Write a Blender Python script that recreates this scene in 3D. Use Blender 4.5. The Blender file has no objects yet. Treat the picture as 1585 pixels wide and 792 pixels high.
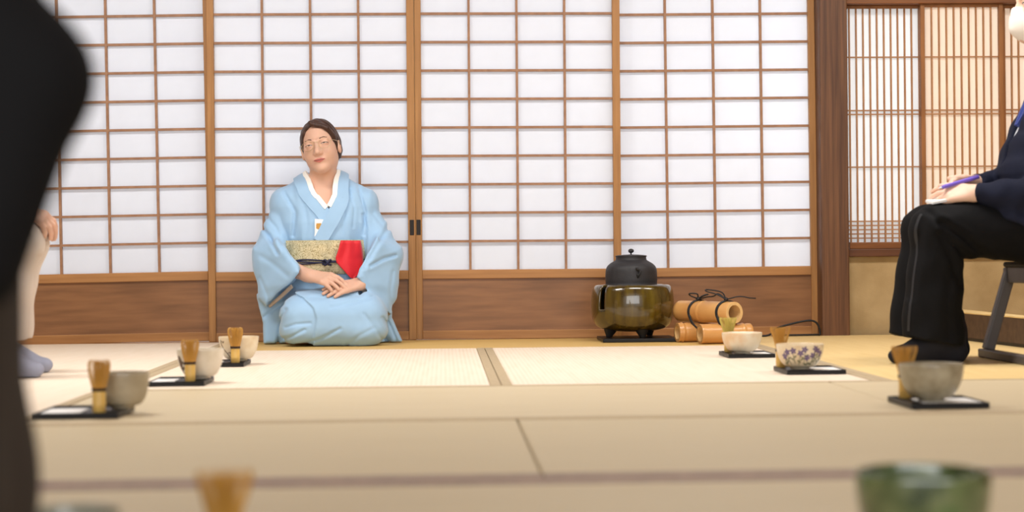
import bpy, bmesh, math, random
import numpy as np
from mathutils import Vector, Matrix
random.seed(7); rng = np.random.default_rng(7)
C = bpy.context.scene.collection
PI = math.pi
# ------------------------------------------------------------------ camera
FPX, HC, YAW, PITCH, ROLL = 2650.0, 0.332, math.radians(2.3), 4/2650.0, 0.0095
fw = np.array([math.sin(YAW)*math.cos(PITCH), math.cos(YAW)*math.cos(PITCH), math.sin(PITCH)])
r0 = np.array([math.cos(YAW), -math.sin(YAW), 0.0]); u0 = np.cross(r0, fw)
rt = math.cos(ROLL)*r0 - math.sin(ROLL)*u0
up = math.cos(ROLL)*u0 + math.sin(ROLL)*r0
EYE = np.array([0, 0, HC])
cd = bpy.data.cameras.new('camera'); cam = bpy.data.objects.new('camera', cd); C.objects.link(cam)
cd.sensor_width = 36; cd.lens = FPX/1585*36; cd.clip_start = .05
cam.matrix_world = Matrix(((rt[0], up[0], -fw[0], 0), (rt[1], up[1], -fw[1], 0), (rt[2], up[2], -fw[2], HC), (0, 0, 0, 1)))
cd.dof.use_dof = True; cd.dof.focus_distance = 6.75; cd.dof.aperture_fstop = 2.9
bpy.context.scene.camera = cam
def ray(px, py):
    return fw + rt*((px-792.5)/FPX) - up*((py-396)/FPX)
def at(px, py, Y):
    d = ray(px, py); return EYE + d*(Y/d[1])
def flo(px, py, z=0.0):
    d = ray(px, py); return EYE + d*((z-HC)/d[2])
# ------------------------------------------------------------------ materials
def lin(c):
    return tuple(((v/255)/12.92 if v/255 <= .04045 else ((v/255+.055)/1.055)**2.4) for v in c) + (1,)
MATS = {}
def mat(name, col, rough=.6, var=0, vscale=20, stretch=(1,1,1), col2=None, bump=0, bscale=200, bstretch=None, metal=0, sss=0, coat=0, sheen=0, spec=.5, trans=0, ior=1.45):
    m = bpy.data.materials.new(name); m.use_nodes = True
    nt = m.node_tree; b = nt.nodes['Principled BSDF']
    b.inputs['Base Color'].default_value = lin(col); b.inputs['Roughness'].default_value = rough
    b.inputs['Metallic'].default_value = metal; b.inputs['Specular IOR Level'].default_value = spec
    b.inputs['Coat Weight'].default_value = coat; b.inputs['Sheen Weight'].default_value = sheen
    b.inputs['IOR'].default_value = ior
    if trans: b.inputs['Transmission Weight'].default_value = trans
    if sss:
        b.inputs['Subsurface Weight'].default_value = sss; b.inputs['Subsurface Radius'].default_value = (1, .35, .2); b.inputs['Subsurface Scale'].default_value = .006
    tc = nt.nodes.new('ShaderNodeTexCoord')
    def noise(scale, st):
        mp = nt.nodes.new('ShaderNodeMapping'); mp.inputs['Scale'].default_value = st
        nt.links.new(tc.outputs['Object'], mp.inputs['Vector'])
        n = nt.nodes.new('ShaderNodeTexNoise'); n.inputs['Scale'].default_value = scale; n.inputs['Detail'].default_value = 5
        nt.links.new(mp.outputs[0], n.inputs['Vector']); return n
    if var or col2:
        n = noise(vscale, stretch); rp = nt.nodes.new('ShaderNodeValToRGB')
        a = lin(col); c2 = lin(col2) if col2 else tuple(v*(1-var) for v in a[:3]) + (1,)
        rp.color_ramp.elements[0].position = .32; rp.color_ramp.elements[1].position = .68
        rp.color_ramp.elements[0].color = c2; rp.color_ramp.elements[1].color = a
        nt.links.new(n.outputs[0], rp.inputs[0]); nt.links.new(rp.outputs[0], b.inputs['Base Color'])
    if bump:
        n = noise(bscale, bstretch or stretch); bp = nt.nodes.new('ShaderNodeBump'); bp.inputs['Strength'].default_value = bump; bp.inputs['Distance'].default_value = .002
        nt.links.new(n.outputs[0], bp.inputs['Height']); nt.links.new(bp.outputs[0], b.inputs['Normal'])
    MATS[name] = m; return m
M = MATS
mat('wood_vertical', (178,128,74), .5, col2=(152,106,58), vscale=9, stretch=(6,6,.35), bump=.1, bscale=40)
mat('wood_horizontal', (180,130,78), .5, col2=(156,108,62), vscale=9, stretch=(.35,6,6), bump=.1, bscale=40)
mat('muntin_wood', (166,124,92), .55, col2=(146,106,78), vscale=12, stretch=(3,3,3))
mat('door_panel_wood', (148,103,66), .42, col2=(118,80,50), vscale=7, stretch=(.45,4,4.5), bump=.08, bscale=40)
mat('pillar_wood', (114,77,50), .5, col2=(80,51,34), vscale=8, stretch=(9,9,.3), bump=.2, bscale=30)
mat('lattice_wood', (180,132,88), .55, col2=(160,112,72), vscale=12)
mat('sash_wood', (160,106,58), .5, col2=(132,86,46), vscale=8, stretch=(3,3,.6))
mat('sill_wood', (138,86,44), .45, col2=(104,62,34), vscale=8, stretch=(.4,5,5))
mat('dark_sill_wood', (98,60,38), .5, col2=(78,46,30), vscale=8, stretch=(.4,5,5))
mat('shoji_paper', (238,242,249), .85, var=.025, vscale=14, bump=.05, bscale=300, spec=.1)
mat('window_paper', (242,245,248), .85, var=.02, vscale=14, spec=.1)
mat('warm_lit_paper', (247,237,226), .85, var=.03, vscale=14, spec=.1)  # warm tint of light from behind, put into the paper colour
mat('earthen_plaster', (186,161,120), .95, col2=(164,139,99), vscale=7, bump=.6, bscale=260, spec=.1)
mat('ceiling_board', (170,140,105), .7, col2=(150,118,85), vscale=6, stretch=(6,.4,1))
mat('subfloor_wood', (120,95,70), .8, var=.2)
mat('pull_iron', (42,36,32), .45, metal=.6)
mat('platform_wood', (88,66,48), .6, col2=(70,50,36), vscale=8, stretch=(.4,4,4))
mat('gap_black', (28,22,18), .5)
for pn in ('shoji_paper', 'window_paper', 'warm_lit_paper'):
    nt = M[pn].node_tree; b = nt.nodes['Principled BSDF']; o = nt.nodes['Material Output']
    t = nt.nodes.new('ShaderNodeBsdfTranslucent'); t.inputs[0].default_value = b.inputs['Base Color'].default_value
    x = nt.nodes.new('ShaderNodeMixShader'); x.inputs[0].default_value = .4
    nt.links.new(b.outputs[0], x.inputs[1]); nt.links.new(t.outputs[0], x.inputs[2]); nt.links.new(x.outputs[0], o.inputs['Surface'])
def tatami(name, col, col2, axis, spec=.3, rough=.55):
    m = mat(name, col, rough, spec=spec); nt = m.node_tree; b = nt.nodes['Principled BSDF']
    tc = nt.nodes.new('ShaderNodeTexCoord'); w = nt.nodes.new('ShaderNodeTexWave'); w.bands_direction = axis
    w.inputs['Scale'].default_value = 24; w.inputs['Distortion'].default_value = .4; w.inputs['Detail'].default_value = 1
    nt.links.new(tc.outputs['Object'], w.inputs['Vector'])
    n = nt.nodes.new('ShaderNodeTexNoise'); n.inputs['Scale'].default_value = 3; n.inputs['Detail'].default_value = 8
    mp = nt.nodes.new('ShaderNodeMapping'); mp.inputs['Scale'].default_value = (12, 1.2, 1) if axis == 'X' else (1.2, 12, 1)
    nt.links.new(tc.outputs['Object'], mp.inputs[0]); nt.links.new(mp.outputs[0], n.inputs['Vector'])
    mx = nt.nodes.new('ShaderNodeMath'); mx.operation = 'MULTIPLY_ADD'; mx.inputs[1].default_value = .45
    nt.links.new(w.outputs[1], mx.inputs[0]); nt.links.new(n.outputs[0], mx.inputs[2])
    rp = nt.nodes.new('ShaderNodeValToRGB'); rp.color_ramp.elements[0].position = .25; rp.color_ramp.elements[1].position = .85
    rp.color_ramp.elements[0].color = lin(col2); rp.color_ramp.elements[1].color = lin(col)
    nt.links.new(mx.outputs[0], rp.inputs[0]); nt.links.new(rp.outputs[0], b.inputs['Base Color'])
    bp = nt.nodes.new('ShaderNodeBump'); bp.inputs['Strength'].default_value = .25; bp.inputs['Distance'].default_value = .001
    nt.links.new(w.outputs[1], bp.inputs['Height']); nt.links.new(bp.outputs[0], b.inputs['Normal'])
tatami('tatami_sheen', (235,219,199), (225,205,180), 'X')  # bright sheen of the lengthwise weave put into the base colour
tatami('tatami_straw', (204,188,156), (193,176,144), 'Y')
tatami('tatami_golden', (226,198,140), (212,180,120), 'X')
tatami('tatami_yellow', (216,180,112), (200,162,96), 'Y')
tatami('tatami_dim', (199,183,150), (190,174,141), 'Y')  # front mats darker: light falloff put into the base colour
mat('cloth_border', (184,164,132), .8, var=.15, vscale=80, bump=.2)
mat('brown_cloth_border', (158,134,116), .7, var=.25, vscale=30, bump=.2)
mat('kimono_silk', (157,194,227), .62, var=.05, vscale=18, bump=.05, bscale=500, sheen=.25)
mat('white_silk', (246,244,238), .6, sheen=.2)
mat('lining_silk', (176,160,144), .7)
mat('navy_cord', (34,36,66), .5)
mat('red_silk', (222,22,38), .5, sheen=.3, var=.06, vscale=10)
mat('skin', (218,174,150), .5, sss=.12, var=.05, vscale=18)
mat('pale_skin', (236,196,172), .5, sss=.12, var=.05, vscale=18)
mat('lips', (190,106,96), .45); mat('brow', (84,56,44), .8); mat('eye_dark', (40,26,22), .35); mat('eye_white', (225,215,205), .3)
mat('brown_hair', (78,48,34), .45, col2=(44,27,20), vscale=14, stretch=(14,3,3), bump=.35, bscale=40)
mat('black_hair', (30,24,22), .42, col2=(18,14,13), vscale=14, stretch=(3,14,3), bump=.35, bscale=40)
mat('glasses_metal', (205,180,140), .3, metal=.8)
mat('lens_glass', (255,255,255), .02, trans=1, ior=1.02, spec=.2)
mat('black_trouser', (15,15,17), .85, var=.2, vscale=30, bump=.06, bscale=500, spec=.2)
mat('satin_stripe', (27,28,32), .5)
mat('navy_wool', (23,27,46), .85, var=.15, vscale=30, bump=.08, bscale=500, spec=.25)
mat('black_wool', (12,11,12), .9, var=.15, vscale=20, spec=.2)
mat('charcoal_wool', (58,50,44), .9, var=.12, vscale=12, spec=.2)
mat('beige_cotton', (214,200,188), .8, var=.06, vscale=14, bump=.08, bscale=400)
mat('grey_sock', (160,164,184), .85, var=.08, vscale=40, bump=.1, bscale=500)
mat('navy_sock', (17,18,29), .85, var=.1, vscale=40, bump=.1, bscale=500)
mat('shirt_white', (232,236,244), .7); mat('lanyard_blue', (62,78,150), .5)
mat('mask_cloth', (244,236,226), .8, bump=.05, bscale=300)
mat('pen_purple', (118,96,206), .3); mat('paper_white', (245,244,242), .8)
mat('chair_grey', (92,86,84), .45, var=.1, vscale=20); mat('seat_cloth', (60,56,54), .9, bump=.1)
mat('lacquer_black', (17,15,15), .38, spec=.35)
mat('iron_black', (44,43,46), .55, var=.2, vscale=60, bump=.35, bscale=180)
mat('foot_black', (26,24,24), .6, bump=.2)
mat('bamboo_tan', (216,164,98), .38, col2=(198,140,78), vscale=6, stretch=(1,1,1), coat=.2)
mat('bamboo_cut', (226,186,126), .7, var=.12, vscale=40)
mat('whisk_bamboo', (196,146,66), .5, var=.12, vscale=60); mat('green_whisk_bamboo', (206,186,96), .5, var=.12, vscale=60)
mat('whisk_handle', (222,182,100), .4, var=.1, vscale=20)
mat('thread_dark', (52,34,24), .7)
mat('cord_black', (26,24,24), .5)
def glaze(name, col, col2, vs, rough=.3, col3=None, st=(1,1,1), p=(.35,.65), coat=.3):
    m = mat(name, col, rough, col2=col2, vscale=vs, stretch=st, coat=coat, bump=.12, bscale=90)
    for n in m.node_tree.nodes:
        if n.type == 'VALTORGB':
            n.color_ramp.elements[0].position, n.color_ramp.elements[1].position = p
            if col3:
                e = n.color_ramp.elements.new((p[0]+p[1])/2); e.color = lin(col3)
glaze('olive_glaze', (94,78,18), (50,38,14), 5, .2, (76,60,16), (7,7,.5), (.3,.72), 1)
glaze('grey_glaze', (170,160,136), (140,128,104), 26, .35)
glaze('warm_grey_glaze', (178,164,138), (152,138,112), 12, .4)
glaze('cream_glaze', (228,216,190), (212,188,150), 16, .4)
glaze('ivory_glaze', (226,216,198), (206,194,172), 14, .3)
glaze('sand_glaze', (230,218,194), (214,168,112), 12, .5, None, (1,1,1), (.3,.55))
glaze('green_glaze', (58,92,44), (26,48,22), 14, .15, (96,104,66), (1,1,1), (.35,.7), 1)
glaze('pale_glaze', (176,174,158), (150,148,132), 14, .3)
mat('glaze_brown', (84,58,40), .4); mat('flower_violet', (92,72,120), .4); mat('leaf_paint', (112,112,84), .4)
# obi brocade: gold and grey scrolls on cream
def brocade():
    m = mat('obi_brocade', (216,198,150), .55, bump=.15, bscale=500, sheen=.2); nt = m.node_tree; b = nt.nodes['Principled BSDF']
    tc = nt.nodes.new('ShaderNodeTexCoord'); n = nt.nodes.new('ShaderNodeTexNoise'); n.inputs['Scale'].default_value = 60; n.inputs['Detail'].default_value = 1
    nt.links.new(tc.outputs['Object'], n.inputs['Vector'])
    mul = nt.nodes.new('ShaderNodeMath'); mul.operation = 'MULTIPLY'; mul.inputs[1].default_value = 34
    nt.links.new(n.outputs[0], mul.inputs[0])
    s = nt.nodes.new('ShaderNodeMath'); s.operation = 'SINE'; nt.links.new(mul.outputs[0], s.inputs[0])
    rp = nt.nodes.new('ShaderNodeValToRGB'); rp.color_ramp.elements[0].position = .15; rp.color_ramp.elements[1].position = .75
    rp.color_ramp.elements[0].color = lin((214,200,160)); rp.color_ramp.elements[1].color = lin((172,156,112))
    nt.links.new(s.outputs[0], rp.inputs[0])
    v = nt.nodes.new('ShaderNodeTexNoise'); v.inputs['Scale'].default_value = 14; nt.links.new(tc.outputs['Object'], v.inputs['Vector'])
    r2 = nt.nodes.new('ShaderNodeValToRGB'); r2.color_ramp.elements[0].position = .45; r2.color_ramp.elements[1].position = .6
    mx = nt.nodes.new('ShaderNodeMix'); mx.data_type = 'RGBA'; nt.links.new(v.outputs[0], r2.inputs[0]); 
    m2 = nt.nodes.new('ShaderNodeMath'); m2.operation = 'MULTIPLY'; m2.inputs[1].default_value = .45; nt.links.new(r2.outputs[0], m2.inputs[0]); nt.links.new(m2.outputs[0], mx.inputs[0])
    mx.inputs[7].default_value = lin((132,132,112)); nt.links.new(rp.outputs[0], mx.inputs[6]); nt.links.new(mx.outputs[2], b.inputs['Base Color'])
brocade()
# ------------------------------------------------------------------ objects
def tag(o, label=None, cat=None, group=None, kind=None):
    if label: o['label'] = label
    if cat: o['category'] = cat
    if group: o['group'] = group
    if kind: o['kind'] = kind
    return o
def empty(name, loc, label=None, cat=None, group=None, rz=0, kind=None):
    o = bpy.data.objects.new(name, None); C.objects.link(o); o.empty_display_size = .05
    o.location = Vector(tuple(loc)); o.rotation_euler = (0, 0, rz); return tag(o, label, cat, group, kind)
def origin(parent):
    p = np.zeros(3)
    while parent is not None:
        p = p + np.array(parent.location); parent = parent.parent
    return p
def obj(name, V, F, m, parent=None, base=None, smooth=False, bevel=0, world=True, solid=0, auto=None):
    """one mesh object; V in world coordinates, kept relative to its thing's base"""
    V = np.asarray(V, dtype=np.float64).reshape(-1, 3)
    o0 = np.array(base if base is not None else (origin(parent) if world and parent is not None else (0, 0, 0)), dtype=float)
    me = bpy.data.meshes.new(name)
    Vl = V - o0
    if isinstance(F, np.ndarray) and F.ndim == 2 and F.shape[1] == 4:
        me.vertices.add(len(Vl)); me.vertices.foreach_set('co', Vl.astype(np.float32).ravel())
        me.loops.add(F.size); me.loops.foreach_set('vertex_index', F.astype(np.int32).ravel())
        me.polygons.add(len(F)); me.polygons.foreach_set('loop_start', np.arange(0, F.size, 4, dtype=np.int32))
        me.update(calc_edges=True); me.validate()
    else:
        me.from_pydata(Vl.tolist(), [], [list(map(int, f)) for f in F]); me.update()
    if smooth: me.polygons.foreach_set('use_smooth', [True]*len(me.polygons))
    me.materials.append(M[m] if isinstance(m, str) else m)
    o = bpy.data.objects.new(name, me); C.objects.link(o)
    if parent is not None: o.parent = parent
    elif base is not None: o.location = Vector(tuple(o0))
    if bevel:
        b = o.modifiers.new('bevel', 'BEVEL'); b.width = bevel; b.segments = 2; b.limit_method = 'ANGLE'; b.angle_limit = .6
    if solid:
        s = o.modifiers.new('solid', 'SOLIDIFY'); s.thickness = solid; s.offset = -1
    if auto: 
        for p in me.polygons: p.use_smooth = True
        e = o.modifiers.new('edge', 'EDGE_SPLIT'); e.split_angle = auto
    return o
class MB:
    def __init__(s): s.V = []; s.F = []
    def add(s, V, F):
        n = len(s.V); s.V += [tuple(map(float, v)) for v in V]; s.F += [[n+i for i in f] for f in F]; return s
    def box(s, lo, hi):
        x0, y0, z0 = lo; x1, y1, z1 = hi
        return s.add([(x0,y0,z0),(x1,y0,z0),(x1,y1,z0),(x0,y1,z0),(x0,y0,z1),(x1,y0,z1),(x1,y1,z1),(x0,y1,z1)],
                     [(0,3,2,1),(4,5,6,7),(0,1,5,4),(1,2,6,5),(2,3,7,6),(3,0,4,7)])
    def bar(s, a, b, w, d, upv=(0,0,1)):
        """rectangular bar from a to b, w along side, d along the other"""
        a = np.array(a, float); b = np.array(b, float); t = (b-a)/np.linalg.norm(b-a)
        u = np.array(upv, float); sd = np.cross(t, u); sd /= np.linalg.norm(sd); u = np.cross(sd, t)
        V = []
        for p in (a, b):
            for i, j in ((-1,-1),(1,-1),(1,1),(-1,1)): V.append(p + sd*i*w/2 + u*j*d/2)
        return s.add(V, [(0,1,2,3),(7,6,5,4),(0,4,5,1),(1,5,6,2),(2,6,7,3),(3,7,4,0)])
    def tube(s, pts, r, n=8, caps=True):
        P = [np.array(p, float) for p in pts]; rs = r if isinstance(r, (list, tuple)) else [r]*len(P)
        V = []; F = []; prev = None
        for i, p in enumerate(P):
            t = P[min(i+1, len(P)-1)] - P[max(i-1, 0)]; t /= (np.linalg.norm(t) + 1e-12)
            if prev is None:
                a = np.cross(t, (0,0,1)); a = np.cross(t, (1,0,0)) if np.linalg.norm(a) < .1 else a
            else: a = prev - t*np.dot(prev, t)
            a /= np.linalg.norm(a); prev = a; b = np.cross(t, a)
            for k in range(n):
                q = 2*PI*k/n; V.append(p + (a*math.cos(q) + b*math.sin(q))*rs[i])
        for i in range(len(P)-1):
            for k in range(n):
                F.append((i*n+k, i*n+(k+1)%n, (i+1)*n+(k+1)%n, (i+1)*n+k))
        if caps: F.append(tuple(range(n))[::-1]); F.append(tuple((len(P)-1)*n+k for k in range(n)))
        return s.add(V, F)
    def lathe(s, prof, n=48, c=(0,0,0), skip=None, wob=None):
        V = []; F = []; m = len(prof)
        for i, (r, z) in enumerate(prof):
            for k in range(n):
                q = 2*PI*k/n; rr = r*(1 + (wob(q, z) if wob else 0)); zz = z + (0 if not wob else wob(q+2, r)*.2*r)
                V.append((c[0]+rr*math.cos(q), c[1]+rr*math.sin(q), c[2]+zz))
        for i in range(m-1):
            for k in range(n):
                if skip and skip(2*PI*(k+.5)/n, (prof[i][1]+prof[i+1][1])/2): continue
                F.append((i*n+k, i*n+(k+1)%n, (i+1)*n+(k+1)%n, (i+1)*n+k))
        return s.add(V, F)
    def ball(s, c, r, n=12, m=8):
        rr = r if isinstance(r, (tuple, list)) else (r, r, r)
        V = []; F = []
        for i in range(m+1):
            a = PI*i/m
            for k in range(n):
                q = 2*PI*k/n; V.append((c[0]+rr[0]*math.sin(a)*math.cos(q), c[1]+rr[1]*math.sin(a)*math.sin(q), c[2]-rr[2]*math.cos(a)))
        for i in range(m):
            for k in range(n): F.append((i*n+k, i*n+(k+1)%n, (i+1)*n+(k+1)%n, (i+1)*n+k))
        return s.add(V, F)
    def build(s, name, m, parent=None, **kw): return obj(name, s.V, s.F, m, parent, **kw)
def spline(pts, n=8):
    P = [np.array(p, float) for p in pts]; P = [2*P[0]-P[1]] + P + [2*P[-1]-P[-2]]; out = []
    for i in range(1, len(P)-2):
        for k in range(n):
            t = k/n; a, b, c, d = P[i-1], P[i], P[i+1], P[i+2]
            out.append(.5*((2*b) + (c-a)*t + (2*a-5*b+4*c-d)*t*t + (3*b-a-3*c+d)*t**3))
    out.append(P[-2]); return out
# ------------------------------------------------------------------ implicit surfaces for bodies and cloth
def nrm(v): v = np.asarray(v, float); return v/np.linalg.norm(v)
def smin(a, b, k):
    if np.isscalar(k) and k <= 0: return np.minimum(a, b)
    h = np.clip(.5+.5*(b-a)/k, 0, 1); return b+(a-b)*h - k*h*(1-h)
def cone(a, b, ra, rb=None):
    a = np.asarray(a, float); b = np.asarray(b, float); rb = ra if rb is None else rb; ab = b-a; L = ab@ab + 1e-12
    def f(p):
        t = np.clip(((p-a)@ab)/L, 0, 1); q = p - a - t[..., None]*ab
        return np.sqrt((q*q).sum(-1)) - (ra + (rb-ra)*t)
    return f
def ell(c, r, R=None):
    c = np.asarray(c, float); r = np.asarray(r, float)
    def f(p):
        q = p-c
        if R is not None: q = q@R
        k0 = np.sqrt(((q/r)**2).sum(-1)); k1 = np.sqrt(((q/(r*r))**2).sum(-1)) + 1e-9
        return k0*(k0-1)/k1
    return f
def rbox(c, h, r=.01, R=None):
    c = np.asarray(c, float); h = np.asarray(h, float)-r
    def f(p):
        q = p-c
        if R is not None: q = q@R
        q = np.abs(q)-h
        return np.sqrt((np.maximum(q, 0)**2).sum(-1)) + np.minimum(q.max(-1), 0) - r
    return f
def half(pt, n):
    pt = np.asarray(pt, float); n = nrm(n)
    return lambda p: (p-pt)@n
def prism(poly, yf, h, r=.01):
    """polygon (x,z pairs) extruded along y about the surface y = yf(x,z)"""
    P = np.asarray(poly, float)
    def f(p):
        x = p[..., 0]; z = p[..., 2]; d = np.full(x.shape, 1e9); s = np.ones(x.shape)
        n = len(P); j = n-1
        for i in range(n):
            e = P[j]-P[i]; wx = x-P[i][0]; wz = z-P[i][1]
            t = np.clip((wx*e[0]+wz*e[1])/(e@e), 0, 1); bx = wx-e[0]*t; bz = wz-e[1]*t
            d = np.minimum(d, bx*bx+bz*bz)
            c1 = z >= P[i][1]; c2 = z < P[j][1]; c3 = e[0]*wz > e[1]*wx
            s = np.where((c1 & c2 & c3) | (~c1 & ~c2 & ~c3), -s, s); j = i
        d2 = s*np.sqrt(d) + r; dy = np.abs(p[..., 1]-yf(x, z)) - h + r
        return np.sqrt(np.maximum(d2, 0)**2+np.maximum(dy, 0)**2) + np.minimum(np.maximum(d2, dy), 0) - r
    return f
def loft(rows, horiz=True, pw=2.0):
    """stacked ellipses; rows of (z, cx, cy, a, b)"""
    A = np.array(sorted(rows), float)
    def f(p):
        z = p[..., 2]; zc = np.clip(z, A[0, 0], A[-1, 0])
        cx, cy, a, b = (np.interp(zc, A[:, 0], A[:, i]) for i in (1, 2, 3, 4))
        q = (np.abs((p[..., 0]-cx)/a)**pw + np.abs((p[..., 1]-cy)/b)**pw)**(1/pw)
        d = (q-1)*np.minimum(a, b); dz = np.maximum(A[0, 0]-z, z-A[-1, 0])
        return np.where(dz > 0, np.sqrt(np.maximum(d, 0)**2+dz**2) + 0*d, np.maximum(d, dz))
    return f
class SDF:
    def __init__(s): s.ops = []
    def u(s, f, k=.0): s.ops.append(('u', f, k)); return s
    def s(s, f, k=.0): s.ops.append(('s', f, k)); return s
    def i(s, f, k=.0): s.ops.append(('i', f, k)); return s
    def d(s, f): s.ops.append(('d', f, 0)); return s
    def __call__(s, p, use=None):
        v = np.full(p.shape[:-1], 9.0)
        for n, (o, f, k) in enumerate(s.ops):
            if use is not None and not use[n]: continue
            if o == 'u': v = smin(v, f(p), k(p) if callable(k) else k)
            elif o == 's': v = -smin(-v, f(p), k)
            elif o == 'i': v = -smin(-v, -f(p), k)
            else: v = v + f(p)
        return v
    def mesh(s, lo, hi, h, n=16):
        lo = np.asarray(lo, float); hi = np.asarray(hi, float); nb = np.ceil((hi-lo)/(h*n)).astype(int)
        R = h*n*math.sqrt(3)/2
        ctr = np.stack(np.meshgrid(*[lo[i]+(np.arange(nb[i])+.5)*h*n for i in range(3)], indexing='ij'), -1).reshape(-1, 3)
        ind = np.stack(np.meshgrid(*[np.arange(nb[i]) for i in range(3)], indexing='ij'), -1).reshape(-1, 3)
        dist = [np.asarray(f(ctr)) if o in 'us' else None for o, f, k in s.ops]
        N = nb*n + 2; g = np.arange(n+1)*h; off = np.stack(np.meshgrid(g, g, g, indexing='ij'), -1)
        tot = s(ctr)
        keyL, posL, quadL = [], [], []
        corners = np.array([(a, b, c) for a in (0, 1) for b in (0, 1) for c in (0, 1)])
        edges = [(a, b) for a in range(8) for b in range(a+1, 8) if bin(a ^ b).count('1') == 1]
        for bi in np.nonzero(np.abs(tot) < 2.2*R + .02)[0]:
            use = [o in 'id' or dist[q][bi] < 1.9*R + (.06 if callable(k) else k) + .006 for q, (o, f, k) in enumerate(s.ops)]
            if not any(u and o[0] == 'u' for u, o in zip(use, s.ops)): continue
            base = ind[bi]*n; p = lo + base*h + off; v = s(p, use); ins = v < 0
            if ins.all() or not ins.any(): continue
            cs = sum(ins[c[0]:c[0]+n, c[1]:c[1]+n, c[2]:c[2]+n].astype(np.int8) for c in corners)
            act = np.argwhere((cs > 0) & (cs < 8))
            if len(act):
                cv = np.stack([v[act[:, 0]+c[0], act[:, 1]+c[1], act[:, 2]+c[2]] for c in corners], 1)
                acc = np.zeros((len(act), 3)); cnt = np.zeros(len(act))
                for a, b in edges:
                    va, vb = cv[:, a], cv[:, b]; m = (va < 0) != (vb < 0); t = np.where(m, va/np.where(m, va-vb, 1), 0)
                    pt = corners[a] + t[:, None]*(corners[b]-corners[a]); acc += np.where(m[:, None], pt, 0); cnt += m
                gk = act+base; keyL.append((gk[:, 0]*N[1]+gk[:, 1])*N[2]+gk[:, 2]); posL.append(lo + (gk + acc/cnt[:, None])*h)
            for ax in range(3):
                sl0 = [slice(0, n)]*3; sl1 = [slice(0, n)]*3; sl1[ax] = slice(1, n+1)
                a, b = ins[tuple(sl0)], ins[tuple(sl1)]; e = np.argwhere(a != b)
                if not len(e): continue
                fl = a[e[:, 0], e[:, 1], e[:, 2]]; ge = e+base; o1, o2 = [(1, 2), (2, 0), (0, 1)][ax]; qs = []
                for d1, d2 in ((-1,-1),(0,-1),(0,0),(-1,0)):
                    c = ge.copy(); c[:, o1] += d1; c[:, o2] += d2; qs.append((c[:, 0]*N[1]+c[:, 1])*N[2]+c[:, 2])
                q = np.stack(qs, 1); q[~fl] = q[~fl][:, ::-1]; quadL.append(q)
        key = np.concatenate(keyL); pos = np.concatenate(posL); q = np.concatenate(quadL)
        od = np.argsort(key); key = key[od]; pos = pos[od]
        j = np.clip(np.searchsorted(key, q), 0, len(key)-1); ok = (key[j] == q).all(1)
        return pos, j[ok]
def grad(f, p, e=.001):
    g = np.stack([f(p+np.eye(3)[i]*e)-f(p-np.eye(3)[i]*e) for i in range(3)], -1)
    return g/(np.linalg.norm(g, axis=-1, keepdims=True)+1e-9)
def proj(f, p, it=14):
    p = np.array(p, float)
    for _ in range(it): p = p - .7*f(p)[..., None]*grad(f, p)
    return p
def cast(f, p, d, it=40):
    p = np.array(p, float); d = np.asarray(d, float)
    for _ in range(it): p = p + d*(np.clip(f(p), -.02, .02)*.8)[..., None]
    return p
def polydist(x, z, P):
    d = np.full(x.shape, 9.0); sd = np.zeros(x.shape)
    for i in range(len(P)-1):
        e = P[i+1]-P[i]; wx = x-P[i][0]; wz = z-P[i][1]; t = np.clip((wx*e[0]+wz*e[1])/(e@e), 0, 1)
        q = np.hypot(wx-e[0]*t, wz-e[1]*t); c = np.sign(e[0]*wz-e[1]*wx); sd = np.where(q < d, c, sd); d = np.minimum(d, q)
    return d, sd
def strip(f, path, width, t=.003, inner=.004, nw=5, name='strip', m=None, parent=None, smooth=True, seg=6, flat=False, dirn=None, **kw):
    """a band of cloth laid along a path on the surface of f"""
    P = np.array(spline(path, seg)); P = proj(f, P) if dirn is None else cast(f, P, dirn); n = len(P); W = np.interp(np.linspace(0, 1, n), np.linspace(0, 1, len(np.atleast_1d(width))) if np.size(width) > 1 else [0, 1], width if np.size(width) > 1 else [width, width])
    T = np.gradient(P, axis=0); T /= np.linalg.norm(T, axis=1)[:, None]+1e-9; G = grad(f, P) if dirn is None else np.broadcast_to(-np.asarray(dirn), P.shape); S = np.cross(T, G); S /= np.linalg.norm(S, axis=1)[:, None]+1e-9
    u = np.linspace(-.5, .5, nw); Q = P[:, None]+S[:, None]*(u[None, :, None]*W[:, None, None])
    if dirn is not None: Q = cast(f, Q-np.asarray(dirn)*.02, dirn)
    elif not flat: Q = proj(f, Q, 8)
    Gq = grad(f, Q); O = Q+Gq*t; I = Q-Gq*inner
    V = np.concatenate([O.reshape(-1, 3), I.reshape(-1, 3)]); k = n*nw; F = []
    for i in range(n-1):
        for j in range(nw-1):
            a, b, c, d = i*nw+j, i*nw+j+1, (i+1)*nw+j+1, (i+1)*nw+j
            F += [(a, b, c, d), (k+a, k+d, k+c, k+b)]
        for j, r in ((0, 1), (nw-1, 0)):
            a, d = i*nw+j, (i+1)*nw+j; F.append((a, d, k+d, k+a) if r else (a, k+a, k+d, d))
    for j in range(nw-1):
        a, b = j, j+1; F.append((a, k+a, k+b, b)); a, b = (n-1)*nw+j, (n-1)*nw+j+1; F.append((a, b, k+b, k+a))
    return obj(name, V, F, m, parent, smooth=False, auto=.9, **kw)
def dup(root, loc, label=None, group=None, rz=None):
    c = root.copy(); C.objects.link(c); c.location = Vector(tuple(loc))
    if rz is not None: c.rotation_euler = (0, 0, rz)
    if label: c['label'] = label
    if group: c['group'] = group
    for ch in list(root.children):
        d = ch.copy(); C.objects.link(d); d.parent = c
        for g in list(ch.children):
            e = g.copy(); C.objects.link(e); e.parent = d
    return c
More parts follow.
